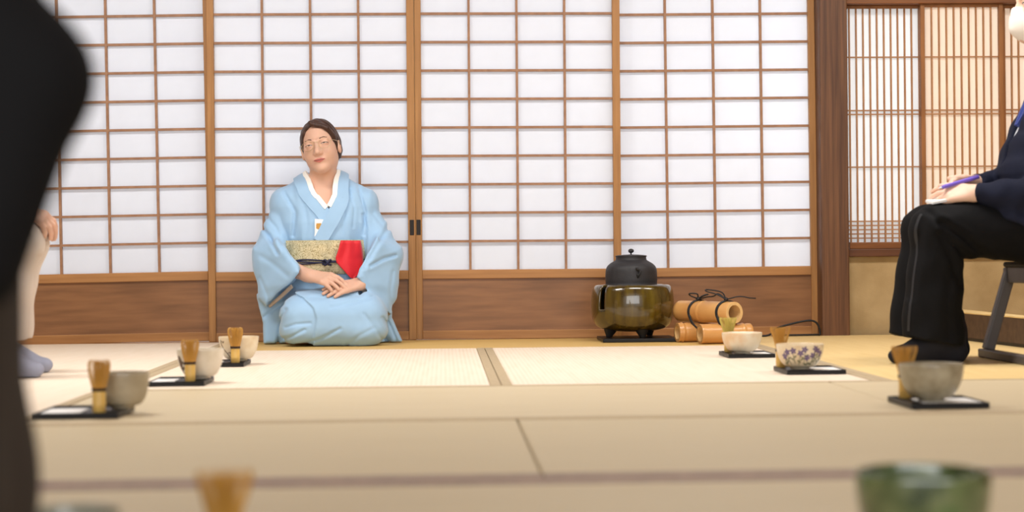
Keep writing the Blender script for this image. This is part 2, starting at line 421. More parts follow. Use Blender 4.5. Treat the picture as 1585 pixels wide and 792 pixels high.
# ================================================================== setting
WY = 7.10
def struct(name, mb, m, label, cat, **kw):
    o = mb.build(name, m, **kw); return tag(o, label, cat, kind='structure')
struct('floor', MB().box((-4, -1.2, -.12), (4, WY+1.55, -.05)), 'subfloor_wood', 'bare wooden sub-floor carrying the tatami mats', 'floor')
struct('ceiling', MB().box((-4, -1.2, 2.5), (4, WY+1.55, 2.6)), 'ceiling_board', 'brown board ceiling above the tea room', 'ceiling')
struct('wall_left', MB().box((-4.1, -1.2, -.05), (-4, WY+1.55, 2.5)), 'earthen_plaster', 'tan plaster wall on the left side of the room', 'wall')
struct('wall_right', MB().box((4, -1.2, -.05), (4.1, WY+1.55, 2.5)), 'earthen_plaster', 'tan plaster wall on the right side of the room', 'wall')
# ---- tatami
MG = 'tatami mats covering the floor'
def mat_thing(x0, x1, y0, y1, m, border, along, label, w0=.029, wn=None, bn=None):
    w = w0; g = .0012
    t = empty('tatami_mat', ((x0+x1)/2, (y0+y1)/2, -.05), label, 'tatami mat', MG)
    e = w if border else 0; e0 = wn or e
    if along == 'x': MB().box((x0+g, y0+e0, -.05), (x1-g, y1-e, 0)).build('woven_cover', m, t, bevel=.004)
    else: MB().box((x0+e, y0+g, -.05), (x1-e, y1-g, 0)).build('woven_cover', m, t, bevel=.004)
    if border:
        for s in (0, 1):
            w = wn if (wn and s == 0) else w0
            if along == 'x':
                ya, yb = (y0+g, y0+w) if s == 0 else (y1-w, y1-g); b = MB().box((x0+g, ya, -.048), (x1-g, yb, .0008))
            else:
                xa, xb = (x0+g, x0+w) if s == 0 else (x1-w, x1-g); b = MB().box((xa, y0+g, -.048), (xb, y1-g, .0008))
            b.build('cloth_border', bn if (bn and s == 0) else border, t, bevel=.001)
Y1, Y2, Y3, Y4 = 2.59, 3.55, 4.49, 6.38
XL = float(flo(206, 588)[0]); XM = float(flo(763, 567)[0]); XR = float(flo(1310, 573)[0]); XS = float(flo(815, 680)[0])
mat_thing(XL, XM, Y3, Y4, 'tatami_sheen', 'cloth_border', 'y', 'pale tatami mat in front of the woman, left of the middle border')
mat_thing(XM, XR, Y3, Y4, 'tatami_sheen', 'cloth_border', 'y', 'pale tatami mat in front of the kettle, right of the middle border')
mat_thing(XL, XR, Y4, WY-.03, 'tatami_yellow', None, 'x', 'narrow yellow mat along the sliding doors under the woman and kettle')
mat_thing(XL-.95, XL, 5.2, WY-.03, 'tatami_sheen', 'cloth_border', 'y', 'tatami mat against the wood panel of the leftmost sliding door')
mat_thing(XL-.95, XL, Y2, 5.2, 'tatami_sheen', 'cloth_border', 'y', 'tatami mat under the grey-socked feet at the left')
mat_thing(XL-1.9, XL-.95, Y2, WY-.03, 'tatami_sheen', 'cloth_border', 'y', 'tatami mat behind the beige-trousered visitor at far left')
mat_thing(XR, XR+.95, Y3, WY-.03, 'tatami_golden', 'cloth_border', 'y', 'golden tatami mat under the feet of the visitor in black trousers')
mat_thing(XR+.95, XR+1.9, Y3, WY-.03, 'tatami_golden', 'cloth_border', 'y', 'golden tatami mat in front of the raised platform')
mat_thing(XL, XR-.15, Y2, Y3, 'tatami_straw', 'cloth_border', 'x', 'straw-coloured tatami mat running crosswise just before the two pale mats')
mat_thing(XR-.15, XR+1.8, Y2, Y3, 'tatami_straw', 'cloth_border', 'x', 'straw-coloured tatami mat under the tray with the round grey bowl')
mat_thing(XS-1.9, XS, Y1, Y2, 'tatami_dim', 'cloth_border', 'x', 'darker tatami mat left of the short seam across the middle front', wn=.05, bn='brown_cloth_border')
mat_thing(XS, XS+1.9, Y1, Y2, 'tatami_dim', 'cloth_border', 'x', 'darker tatami mat right of the short seam across the middle front', wn=.05, bn='brown_cloth_border')
mat_thing(-.85, 1.05, 1.65, Y1, 'tatami_dim', 'brown_cloth_border', 'x', 'nearest tatami mat, its brown border crossing the bottom of the picture', .075)
mat_thing(-2.75, -.85, 1.65, Y1, 'tatami_dim', 'brown_cloth_border', 'x', 'tatami mat beside the nearest mat, behind the black-clad person', .075)
mat_thing(-1.2, .7, .70, 1.65, 'tatami_dim', 'brown_cloth_border', 'x', 'tatami mat under the black-clad person nearest the camera')
# ---- sliding doors
def shoji(n, xa, xb, yf, label, sl, sr, pulls=(), rot=0, rows_y=None, rail=.037):
    """xa..xb outer width, room-side face at y = yf"""
    ra = yf+.030; zt = 1.84
    zr = HC - .0445            # top of the rail between paper and wood panel
    R = empty(f'door_{n}', ((xa+xb)/2, yf+.015, 0), label, 'sliding door', 'sliding paper doors', kind='structure')
    MB().box((xa, yf, .0), (xa+sl, ra, zt)).box((xb-sr, yf, .0), (xb, ra, zt)).build('stile', 'wood_vertical', R, bevel=.002)
    f = MB().box((xa+sl, yf+.002, zr-rail), (xb-sr, ra, zr)).box((xa+sl, yf+.002, .0), (xb-sr, ra, .036)).box((xa+sl, yf+.002, zt-.05), (xb-sr, ra, zt))
    f.build('rail', 'wood_horizontal', R, bevel=.002)
    l = MB(); step = .1181; z = zr+step
    while z < zt-.06: l.box((xa+sl, yf+.008, z-.0049), (xb-sr, yf+.022, z+.0049)); z += step
    w = xb-sr-xa-sl
    for k in (1, 2, 3): x = xa+sl+w*k/4; l.box((x-.0048, yf+.0065, zr), (x+.0048, yf+.0225, zt-.05))
    l.build('lattice', 'muntin_wood', R)
    MB().box((xa+sl-.004, yf+.0228, zr-.004), (xb-sr+.004, yf+.0245, zt-.04)).build('paper', 'shoji_paper', R)
    MB().box((xa+sl-.003, yf+.012, .03), (xb-sr+.003, yf+.022, zr-rail+.004)).build('wood_panel', 'door_panel_wood', R)
    for px in pulls:
        x = float(at(px, 350, yf)[0]); z0 = float(at(px, 364, yf)[2]); z1 = float(at(px, 340, yf)[2])
        MB().box((x-.009, yf-.0012, z0), (x+.009, yf+.002, z1)).build('finger_pull', 'pull_iron', R, bevel=.003)
    R.rotation_euler = (0, rot, 0)
    return R
X = lambda px, py, Y=WY: float(at(px, py, Y)[0])
m0 = 280
p12 = X(322, m0); pc = X(644, m0-90) + (X(641, m0)-X(641, m0-90))*0; pc = X(643.0, m0+20) - .0
p34a, p34b = X(949, m0), X(961, m0); pend = X(1265, m0)
pc = X(642.6, m0)
shoji(2, X(321.3, m0), pc, WY, 'white paper sliding door directly behind the kneeling woman', .029, .031, (637.5,))
shoji(3, pc, X(960.5, m0), WY, 'white paper sliding door between the woman and the kettle', .026, .031, (647.5,), rot=.002)
shoji(4, X(949, m0, WY+.04), X(1265, m0, WY+.04), WY+.04, 'white paper sliding door behind the kettle, beside the dark pillar', .03, .027, rot=-.004)
w1 = pc - X(321.3, m0)
shoji(1, X(331, m0)-w1-.01, X(331, m0)-.0, WY+.04, 'leftmost white paper sliding door, partly hidden by the black-clad person', .03, .03, rot=-.011)
ytr = WY+.09
trim = MB().box((-4, WY-.012, -.05), (X(1267, 500), ytr, -.001)); struct('trim_1', trim, 'wood_horizontal', 'grooved wooden threshold under the sliding doors', 'threshold')
struct('trim_2', MB().box((-4, WY-.03, 1.845), (4, ytr+.02, 1.96)), 'wood_horizontal', 'wooden lintel above the sliding doors', 'lintel')
struct('wall_back', MB().box((-4, WY+.02, 1.96), (4, WY+.12, 2.5)), 'earthen_plaster', 'tan plaster wall above the sliding doors', 'wall')
struct('wall_back_left', MB().box((-4, WY+.02, -.049), (X(331, m0)-w1-.012, WY+.10, 1.845)), 'earthen_plaster', 'tan plaster wall left of the sliding doors', 'wall')
struct('wall_outer', MB().box((-4, WY+1.5, -.05), (4, WY+1.55, 2.5)), 'earthen_plaster', 'tan plaster wall of the corridor behind the paper doors', 'wall')
PX0, PX1 = X(1271, 300, WY-.05), X(1314, 300, WY-.05)
struct('pillar', MB().box((PX0, WY-.05, -.049), (PX1, WY+.11, 1.845)), 'pillar_wood', 'dark brown wooden pillar right of the sliding doors', 'pillar', bevel=.006)
# ---- right of the pillar: earthen wall under a latticed window
zs0, zs1, zs2 = float(at(1350, 397, WY)[2]), float(at(1350, 385, WY)[2]), float(at(1350, 374.5, WY)[2])
struct('wall_right_of_pillar', MB().box((PX1-.01, WY+.005, -.049), (4, WY+.12, zs0+.01)), 'earthen_plaster', 'rough tan earthen wall below the latticed window', 'wall')
struct('trim_3', MB().box((PX1-.002, WY-.02, zs0), (4, WY+.11, zs1)), 'dark_sill_wood', 'dark wooden beam on top of the earthen wall', 'beam', bevel=.003)
struct('trim_4', MB().box((PX1+.012, WY-.004, zs1), (4, WY+.1, zs2)), 'sill_wood', 'brown wooden sill under the latticed window', 'sill', bevel=.003)
ztop = float(at(1370, 6, WY)[2])
struct('trim_5', MB().box((PX1-.002, WY-.012, ztop), (4, WY+.1, ztop+.06)), 'sill_wood', 'brown wooden rail above the latticed window', 'rail', bevel=.003)
struct('wall_above_window', MB().box((PX1-.002, WY+.005, ztop+.06), (4, WY+.1, 1.846)), 'earthen_plaster', 'tan plaster wall above the latticed window', 'wall')
def sash(n, xa, xb, sl, sr, yf, paper, label):
    R = empty(f'window_{n}', ((xa+xb)/2, yf+.02, zs2), label, 'window', 'latticed paper windows', kind='structure')
    f = MB()
    if sl: f.box((xa, yf, zs2), (xa+sl, yf+.028, ztop))
    if sr: f.box((xb-sr, yf, zs2), (xb, yf+.028, ztop))
    f.box((xa+sl, yf+.002, ztop-.012), (xb-sr, yf+.028, ztop)); f.build('sash_frame', 'sash_wood', R, bevel=.002)
    l = MB(); w = xb-sr-xa-sl; k = max(2, round(w/.0303))
    for i in range(1, k): x = xa+sl+w*i/k; l.box((x-.0030, yf+.008, zs2), (x+.0030, yf+.018, ztop-.01))
    for py in (88, 170.5, 176.5, 258, 342, 348.5, 355, 361.5, 368):
        z = float(at(1370, py, yf)[2]); l.box((xa+sl, yf+.0075, z-.0026), (xb-sr, yf+.0165, z+.0026))
    l.build('lattice', 'lattice_wood', R)
    MB().box((xa, yf+.0186, zs2), (xb, yf+.020, ztop)).build('paper', paper, R)
xs1, xs2, xs3 = X(1425, 200, WY+.03), X(1545, 200, WY+.03), X(1553, 200, WY+.03)
sash(1, PX1+.002, xs1+.016, 0, .016, WY+.04, 'window_paper', 'latticed window sash with white paper next to the pillar')
sash(2, xs1-.003, xs2+.018, .018, .018, WY+.005, 'warm_lit_paper', 'latticed window sash with warm-tinted paper above the black knees')
sash(3, xs2+.02, xs2+.95, .018, .018, WY+.04, 'warm_lit_paper', 'latticed window sash with warm-tinted paper behind the masked face')
# ---- raised platform at the right
q0, q1 = flo(1400, 519), flo(1497, 527); q2 = flo(1640, 545)
dirv = nrm(q2-q1); qa = q1-dirv*.16; qb = q1+dirv*1.4
h = .11
def slab(qa, qb, z0, z1, back, y_off=0.0):
    a = np.array([qa[0], qa[1]+y_off]); b = np.array([qb[0], qb[1]+y_off])
    V = [(a[0], a[1], z0), (b[0], b[1], z0), (b[0], back, z0), (a[0], back, z0), (a[0], a[1], z1), (b[0], b[1], z1), (b[0], back, z1), (a[0], back, z1)]
    return MB().add(V, [(0,3,2,1),(4,5,6,7),(0,1,5,4),(1,2,6,5),(2,3,7,6),(3,0,4,7)])
PR = empty('platform', (q1[0], q1[1], 0), 'low raised platform with a brown front board behind the chair', 'platform', kind='structure')
slab(qa, qb, .012, h-.008, WY, .004).build('front_board', 'platform_wood', PR)
slab(qa, qb, .0005, .0115, WY, .012).build('gap_strip', 'gap_black', PR)  # dark strip standing in for the shaded gap under the platform
slab(qa, qb, h-.0075, h-.001, WY, -.004).build('woven_top', 'tatami_golden', PR, bevel=.002)
# ================================================================== bodies
def frame(yaw, pitch, roll):
    """head axes as columns (X right as seen from its front, Y away from the face, Z up)"""
    return np.array((Matrix.Rotation(yaw, 3, 'Z') @ Matrix.Rotation(pitch, 3, 'X') @ Matrix.Rotation(roll, 3, 'Y')))
def put(f, R, o, s=1.0):
    return lambda p: f(((p-o)@R)/s)*s
def head(m, R, o, s=1.0, nose=1.0):
    def U(f, k): m.u(put(f, R, o, s), k*s)
    def S(f, k): m.s(put(f, R, o, s), k*s)
    U(ell((0, .022, .022), (.074, .092, .088)), 0)
    U(ell((0, -.022, -.033), (.061, .070, .076)), .03)
    for q in (-1, 1):
        U(ell((q*.034, -.042, -.038), (.029, .035, .034)), .025)
        U(cone((q*.046, .0, -.060), (q*.014, -.058, -.097), .0135, .013), .03)
    U(ell((0, -.066, -.100), (.022, .020, .018)), .02)
    for q in (-1, 1): S(ell((q*.032, -.098, .002), (.021, .018, .0125)), .014)
    for q in (-1, 1):
        U(ell((q*.032, -.0735, -.001), (.0175, .012, .0105)), .006)
        U(cone((q*.012, -.088, .016), (q*.046, -.074, .017), .0055, .005), .014)
    U(cone((0, -.086, .004), (0, -.101*1, -.036), .0065, .0105), .014)
    U(ell((0, -.104, -.037), (.0105, .010, .009)), .008)
    for q in (-1, 1): U(ell((q*.0125, -.094, -.041), (.0075, .009, .007)), .006)
    U(ell((0, -.080, -.068), (.024, .012, .012)), .014)
    for q in (-1, 1):
        U(ell((q*.0775, .008, -.014), (.009, .018, .031)), .008)
        S(ell((q*.087, .004, -.012), (.006, .010, .018)), .005)
def H(R, o, s, *v): return o + R@(np.array(v, float)*s)
def face_parts(person, body, R, o, s, eye_open=.004, lips=True, brow_col='brow', glasses=False):
    P = lambda *v: H(R, o, s, *v)
    D = R@np.array((0, 1.0, 0))
    st = lambda pts, w, t, name, m, nw=3: strip(body, pts, [q*s for q in w], t, .002, nw, name, m, person, dirn=D)
    for q in (-1, 1):
        st([P(q*.017, -.13, .0185), P(q*.031, -.13, .0245), P(q*.047, -.13, .0195)], [.003, .0048, .002], .0008, 'eyebrow', brow_col)
        if eye_open > .003:
            st([P(q*.019, -.13, -.0025), P(q*.032, -.13, -.0012), P(q*.045, -.13, -.0020)], [.001, eye_open, .001], .0005, 'eye', 'eye_white')
            st([P(q*.0285, -.13, -.0010), P(q*.032, -.13, -.0010), P(q*.0355, -.13, -.0010)], [.0025, eye_open, .0025], .0009, 'iris', 'eye_dark')
        st([P(q*.017, -.13, -.003), P(q*.024, -.13, -.0002), P(q*.032, -.13, .0010), P(q*.041, -.13, .0), P(q*.048, -.13, -.0030)], [.001, .0022, .0024, .0015], .0011, 'eyelash_line', 'eye_dark')
    if lips:
        st([P(-.024, -.13, -.0675), P(-.009, -.13, -.0648), P(0, -.13, -.0658), P(.009, -.13, -.0648), P(.024, -.13, -.0675)], [.001, .006, .006, .001], .0018, 'upper_lip', 'lips', 5)
        st([P(-.021, -.13, -.0690), P(0, -.13, -.0742), P(.021, -.13, -.0690)], [.001, .0085, .001], .0022, 'lower_lip', 'lips', 5)
        st([P(-.022, -.13, -.0680), P(0, -.13, -.0692), P(.022, -.13, -.0680)], [.0008, .0022, .0008], .0026, 'mouth_line', 'brow')
def hair(name, person, R, o, s, m, cuts, thick=.012, low=-.03, extra=(), post=()):
    h = SDF(); c = np.array((0, .024, .024))
    h.u(put(ell(c, (.074+thick, .092+thick, .088+thick)), R, o, s))
    h.u(put(ell((0, .045, -.02), (.074+thick*.7, .068+thick, .075)), R, o, s), .03)
    for f, k in extra: h.u(put(f, R, o, s), k)
    for f, k in cuts: h.s(put(f, R, o, s), k)
    for f, k in post: h.u(put(f, R, o, s), k)
    h.i(put(half((0, 0, low), (0, -.35, -1)), R, o, s), .012)
    def strands(p):
        q = ((p-o)@R)/s; return .0011*np.sin(260*(q[..., 0]*.7+q[..., 2]*.5)+6*np.sin(30*q[..., 1]))
    h.d(strands)
    lo = o-.2; hi = o+.2
    V, F = h.mesh(lo, hi, .004); return obj(name, V, F, m, person, smooth=True)
def hand(m, W, F, N, mir=1, curl=(.25, .35, .25), spread=.12, sc=1.0, thumb=(.62, .62, -.35), curls=None, length=1.0):
    W = np.asarray(W, float); F = nrm(F); N = np.asarray(N, float); N = nrm(N - F*(N@F)); S = np.cross(F, N)*mir
    offs = (.029, .010, -.009, -.026); pl = .086*sc
    m.u(cone(W-F*.02, W+F*.012, .023*sc, .023*sc), .015)
    for i, q in enumerate(offs):
        kn = W+F*pl*(1, 1.04, 1.0, .93)[i]+S*q*sc
        m.u(cone(W+F*.014*sc+S*q*.55*sc, kn, .0145*sc, .0108*sc), .012)
    for i, q in enumerate(offs):
        kn = W+F*pl*(1, 1.04, 1.0, .93)[i]+S*q*sc; L = (.070, .078, .072, .056)[i]*sc*length
        d = nrm(F+S*(q/.029)*spread); p = kn; cc = curls[i] if curls else curl; a = 0
        for j, (l, r1, r2) in enumerate(((.45, .0098, .0088), (.30, .0088, .0080), (.25, .0080, .0068))):
            a += cc[j]; e = nrm(d*math.cos(a)-N*math.sin(a)); n = p+e*L*l
            m.u(cone(p, n, r1*sc, r2*sc), .006 if j == 0 else .002); p = n
    b = W+F*.022*sc+S*.022*sc-N*.004; t1 = nrm(F*thumb[0]+S*thumb[1]+N*thumb[2])
    e = b+t1*.042*sc; m.u(cone(b, e, .0135*sc, .0108*sc), .012)
    t2 = nrm(F*(thumb[0]+.35)+S*(thumb[1]-.45)+N*thumb[2]); e2 = e+t2*.030*sc; m.u(cone(e, e2, .0105*sc, .0092*sc), .003)
    t3 = nrm(F*(thumb[0]+.5)+S*(thumb[1]-.55)+N*thumb[2]); m.u(cone(e2, e2+t3*.024*sc, .0092*sc, .0075*sc), .003)
def ss(a, b, x):
    t = np.clip((x-a)/(b-a), 0, 1); return t*t*(3-2*t)

# ================================================================== the kneeling woman in the blue kimono
def woman():
    K = at; TY = 6.88
    base = np.array([K(520, 500, 6.9)[0], 6.86, 0.0])
    rows_px = [(262, 497, 17, .050), (276, 497, 23, .062), (288, 497, 44, .078), (300, 499, 62, .090), (320, 501, 76, .105), (345, 503, 74, .118), (370, 504, 64, .122), (400, 505, 60, .120), (430, 507, 66, .122), (460, 511, 80, .14), (530, 515, 86, .15)]
    rows = []
    for py, px, hw, b in rows_px:
        c = K(px, py, TY); e = K(px+hw, py, TY); rows.append((c[2], c[0], TY+(.03 if py > 440 else 0), e[0]-c[0], b))
    torso = loft(rows, pw=2.25)
    # head
    HR = frame(math.radians(-6), math.radians(-3), math.radians(-11)); HY = 6.80
    HO = K(494.5, 225.5, HY); HO = HO + np.array([0, .03, 0]); HS = .95
    neck_lo = K(497, 292, TY+.01)
    # ---- body: one continuous surface
    B = SDF(); head(B, HR, HO, HS)
    B.u(cone(H(HR, HO, HS, 0, .022, -.075), neck_lo, .050, .054), .03)
    chest = loft([(z, cx, cy, max(a-.020, .02), max(b-.014, .02)) for z, cx, cy, a, b in rows], pw=2.2)
    B.u(chest, .03)
    sl, sr = K(440, 318, 6.9), K(562, 316, 6.9); el, er = K(421, 405, 6.86), K(590, 400, 6.86)
    wl, wr = K(480, 427, 6.69), K(560, 439, 6.685)
    B.u(cone(sl, el, .045, .038), .03); B.u(cone(el, wl, .040, .025), .015)
    B.u(cone(sr, er, .045, .038), .03); B.u(cone(er, wr, .040, .025), .015)
    kl, kr = K(470, 500, 6.72), K(560, 500, 6.72)
    for kn, q in ((kl, -1), (kr, 1)):
        hip = np.array([base[0]+q*.07, 6.93, .17]); ank = np.array([base[0]+q*.08, 7.00, .06])
        B.u(cone(hip, kn, .07, .055), .03); B.u(cone(kn, ank, .05, .04), .02)
    kn1 = K(516, 433, 6.63)
    hand(B, wl, K(520, 433.5, 6.612)-wl, (.12, -.66, .72), mir=-1, sc=.98, curls=((.30, .35, .2), (.28, .30, .2), (.30, .3, .2), (.34, .35, .2)), spread=.10, thumb=(.75, .45, -.5))
    hand(B, wr, K(520, 446.5, 6.628)-wr, (-.05, -.62, .76), mir=1, sc=.98, curl=(.16, .20, .12), spread=.08, thumb=(.8, .3, -.6))
    V, F = B.mesh((base[0]-.36, 6.50, 0.0), (base[0]+.36, 7.12, 1.0), .0032)
    person = obj('person', V, F, 'skin', base=base, smooth=True)
    tag(person, 'woman in light blue kimono with red cloth at her waist, kneeling before the doors', 'person')
    # ---- kimono
    Kn = SDF(); Kn.u(torso)
    # shoulders and sleeves; below the armpit they part from the body
    Kn.u(cone(K(470, 291, 6.90), K(444, 313, 6.89), .045, .050), .05); Kn.u(cone(K(527, 288, 6.90), K(557, 312, 6.89), .045, .052), .05)
    SL = SDF()
    SL.u(cone(K(442, 319, 6.89), K(420, 398, 6.84), .052, .074))
    SL.u(cone(K(560, 317, 6.89), K(591, 394, 6.84), .054, .074))
    pz = lambda L, Y: [(K(a, b, Y)[0], K(a, b, Y)[2]) for a, b in L]
    xl0, xl1 = K(400, 430, 6.83)[0], K(468, 430, 6.83)[0]
    yl = lambda x, z: 6.825 - .13*np.clip((x-xl0)/(xl1-xl0), 0, 1.2)
    SL.u(prism(pz([(393, 385), (432, 368), (466, 410), (470, 421), (456, 440), (413, 476), (399, 462)], 6.80), yl, .050, .03), .04)
    xr0, xr1 = K(618, 430, 6.83)[0], K(566, 430, 6.83)[0]
    yr = lambda x, z: 6.825 - .12*np.clip((x-xr0)/(xr1-xr0), 0, 1.25)
    SL.u(prism(pz([(619, 385), (585, 368), (559, 416), (555, 428), (563, 445), (606, 486), (613, 462), (621, 400)], 6.80), yr, .050, .03), .04)
    zs = K(500, 322, 6.8)[2]
    Kn.u(SL, lambda p: .006+.044*ss(zs-.03, zs+.04, p[..., 2]))
    # hanging sleeve ends and skirt tails at both sides
    Kn.u(prism(pz([(398, 455), (445, 448), (462, 500), (440, 516), (430, 532), (408, 533), (407, 500)], 6.86), lambda x, z: 6.86+0*x, .040, .018), .02)
    Kn.u(prism(pz([(580, 455), (609, 470), (606, 492), (623, 528), (606, 529), (590, 505)], 6.88), lambda x, z: 6.88+0*x, .035, .015), .02)
    # lap
    cl = K(517, 493, 6.80); hw = (K(598, 493, 6.8)[0]-K(436, 493, 6.8)[0])/2
    Kn.u(rbox((cl[0], 6.83, .098), (hw, .255, .102), .085), .022)
    for px in (470, 557): Kn.u(cone(K(px, 488, 6.70), K(px, 478, 6.95), .088, .09), .04)
    Kn.u(ell(K(516, 478, 6.72), (.10, .09, .085)), .05)
    for px in (466, 566): Kn.u(ell((K(px, 515, 6.66)[0], 6.68, .055), (.085, .10, .056)), .03)
    Kn.i(half((0, 0, .002), (0, 0, -1)), .004)
    # sleeve openings, inside which the forearms show
    Kn.s(prism(pz([(474, 408), (476, 428), (462, 446), (415, 486), (411, 478), (440, 445)], 6.74), lambda x, z: yl(x, z)-.004, .034, .02), .006)
    Kn.s(prism(pz([(549, 430), (556, 452), (576, 476), (599, 498), (607, 489), (588, 466), (566, 444), (558, 432)], 6.74), lambda x, z: yr(x, z)-.012, .045, .012), .005)
    # neckline
    nk = lambda x, z: 6.72+0*x
    Kn.s(prism(pz([(470, 250), (523, 250), (521, 285), (509, 324), (503, 324), (478, 290)], 6.80), nk, .135, .006), .006)
    Kn.s(cone(H(HR, HO, HS, 0, .03, -.06), neck_lo+np.array([0, 0, .01]), .058, .060), .012)
    fx = np.array([K(x, y, 6.62)[[0, 2]] for x, y in ((450, 452), (470, 461), (486, 476), (491, 492), (488, 512), (484, 534))]); zo = fx[:, 1][::-1]; xo = fx[:, 0][::-1]
    fcx = base[0]
    CR = []
    for pts, dep, wd in (
        ([(399, 350), (413, 364), (430, 392)], .013, .010), ([(402, 396), (420, 406), (446, 426)], .005, .014), ([(436, 296), (455, 327), (451, 364)], .007, .010),
        ([(404, 330), (424, 352), (438, 385)], .005, .010), ([(560, 331), (566, 352), (563, 395)], .006, .008), ([(574, 411), (594, 400), (611, 395)], .014, .009),
        ([(566, 412), (586, 377), (600, 349)], .009, .013), ([(552, 286), (564, 327), (562, 362)], .007, .009), ([(537, 291), (547, 322), (545, 350)], .004, .008),
        ([(576, 330), (588, 345), (600, 356)], .004, .010), ([(566, 484), (584, 508), (594, 528)], .004, .010), ([(515, 474), (545, 468), (578, 458)], .004, .010),
        ([(462, 532), (500, 522), (530, 506)], .006, .008), ([(438, 524), (456, 518), (476, 508)], .006, .008), ([(446, 505), (462, 500), (484, 498)], .005, .008),
        ([(424, 534), (430, 505), (446, 478)], .008, .009), ([(404, 492), (422, 478), (440, 470)], .006, .009), ([(540, 532), (560, 516), (580, 506)], .003, .010),
        ([(594, 490), (604, 508), (612, 528)], .007, .008), ([(400, 430), (412, 455), (416, 474)], .004, .010), ([(608, 420), (604, 450), (606, 480)], .005, .010),
        ([(470, 322), (474, 345), (470, 370)], .003, .009), ([(532, 330), (530, 350), (536, 371)], .003, .009), ([(480, 460), (520, 458), (560, 456)], .004, .010)):
        CR.append((np.array([K(x, y, 6.72)[[0, 2]] for x, y in pts]), dep, wd))
    def folds(p):
        x, y, z = p[..., 0], p[..., 1], p[..., 2]; lap = (1-ss(.20, .24, z))*(1-ss(6.80, 6.88, y))
        xe = np.interp(z, zo, xo); step = ss(-.005, .005, xe-x)*ss(xo.min()-.2, xo.min()-.02, x)
        d = lap*.009*step
        w = np.sin(62*((x-fcx)*.75+(z-.1)*.62)+2.5*np.sin(9*z+11*x)); d = d - lap*.0030*w*ss(-.02, .12, x-fcx)
        sh = (1-lap)*ss(.11, .16, np.abs(x-fcx))*ss(.04, .12, z)
        side = np.sign(x-fcx)
        w2 = np.sin(70*((x-fcx)*.8-side*.25*z)+3*np.sin(7*z+4*np.abs(x-fcx)))
        w3 = np.sin(46*(z*.9+np.abs(x-fcx)*.55)+2*np.sin(13*x))
        d = d - sh*(.0026*w2*ss(.30, .5, z)+.0036*w3*(1-ss(.30, .42, z)))
        fr = 1-ss(6.90, 6.96, y)
        for P2, dep, wd in CR:
            q, sd = polydist(x, z, P2); t = q/wd
            d = d + fr*dep*.8*(np.exp(-t*t*2.2) - .15*np.exp(-(t-1.5)**2*1.6))
        # pleats running down from the shoulders over the chest
        ch = ss(.34, .40, z)*(1-ss(.60, .64, z))*(1-ss(.14, .17, np.abs(x-fcx)))
        d = d - ch*.0022*np.sin(95*(np.abs(x-fcx+.03)-.16*z))*ss(.045, .09, np.abs(x-fcx+.03))
        return d
    Kn.d(folds)
    V, F = Kn.mesh((base[0]-.40, 6.50, -.006), (base[0]+.40, 7.13, .72), .0042)
    kim = obj('kimono', V, F, 'kimono_silk', person, smooth=True)
    # ---- collars
    FT = lambda x, y: K(x, y, 6.74)
    kt = SDF(); kt.u(torso); kt.u(cone(K(470, 290, 6.90), K(437, 313, 6.89), .045, .052), .05); kt.u(cone(K(527, 287, 6.90), K(565, 312, 6.89), .045, .054), .05)
    bk = K(497, 272, 6.99)
    strip(kt, [bk, K(474, 268, 6.96), K(463, 273, 6.88), FT(468, 285), FT(478, 300), FT(491, 316), FT(505, 335)], [.040, .050, .058, .054], .0075, .006, 7, 'collar', 'kimono_silk', kim)
    strip(kt, [K(497, 272, 6.985), K(520, 266, 6.96), K(528, 274, 6.88), FT(531, 290), FT(528, 306), FT(520, 326), FT(511, 344), FT(500, 364), FT(494, 374)], [.040, .052, .058, .056, .048], .0125, .008, 7, 'collar', 'kimono_silk', kim)
    strip(kt, [K(474, 270, 6.88), FT(481, 287), FT(492, 302), FT(505, 319)], .018, .010, .012, 5, 'under_collar', 'white_silk', person)
    strip(kt, [K(521, 270, 6.88), FT(520, 286), FT(516, 301), FT(509, 316)], .018, .0145, .012, 5, 'under_collar', 'white_silk', person)
    # folded paper tucked into the front
    pp = strip(kt, [FT(495, 338), FT(494, 348), FT(492, 358), FT(488, 366)], [.040, .036, .026, .010], .0105, .004, 5, 'tucked_paper', 'paper_white', person, seg=4)
    strip(kt, [FT(493, 345), FT(493, 350), FT(491, 354)], [.018, .022, .012], .0112, .004, 3, 'paper_print', 'whisk_bamboo', pp, seg=4)
    # ---- sash
    zt, zb = K(505, 371.5, 6.76)[2], K(505, 424, 6.76)[2]
    A = np.array(sorted(rows), float)
    def tor(z, off):
        return [np.interp(z, A[:, 0], A[:, i]) for i in (1, 2)] + [np.interp(z, A[:, 0], A[:, i])+off for i in (3, 4)]
    def around(z, a, off):
        cx, cy, ra, rb = tor(z, off); c, s = math.cos(a), math.sin(a); e = 2/2.25
        return np.array([cx+ra*math.copysign(abs(c)**e, c), cy+rb*math.copysign(abs(s)**e, s), z])
    def band(name, z0, z1, off, m, parent, n=96, k=6, wob=.0):
        V = []; F = []
        for j in range(k+1):
            for i in range(n):
                z = z0+(z1-z0)*j/k; V.append(around(z, 2*PI*i/n, off+(-.003 if j in (0, k) else 0)+wob*math.sin(3*j)))
        for j in range(k):
            for i in range(n): F.append((j*n+i, j*n+(i+1)%n, (j+1)*n+(i+1)%n, (j+1)*n+i))
        return obj(name, V, F, m, parent, smooth=True, solid=.006)
    obi = band('obi', zb, zt, .017, 'obi_brocade', person)
    # drum knot of the sash on her back
    MB().box((base[0]-.10, 7.005, .30), (base[0]+.10, 7.062, .52)).build('obi_knot', 'obi_brocade', obi, bevel=.02)
    zc = K(505, 405, 6.76)[2]
    def cordring(dz, off):
        return [around(zc+dz+.0035*math.sin(5*a+dz*900)*(1 if abs(math.sin(a)+1) < .5 else .3), a, off) for a in np.linspace(0, 2*PI, 73)]
    cb = MB()
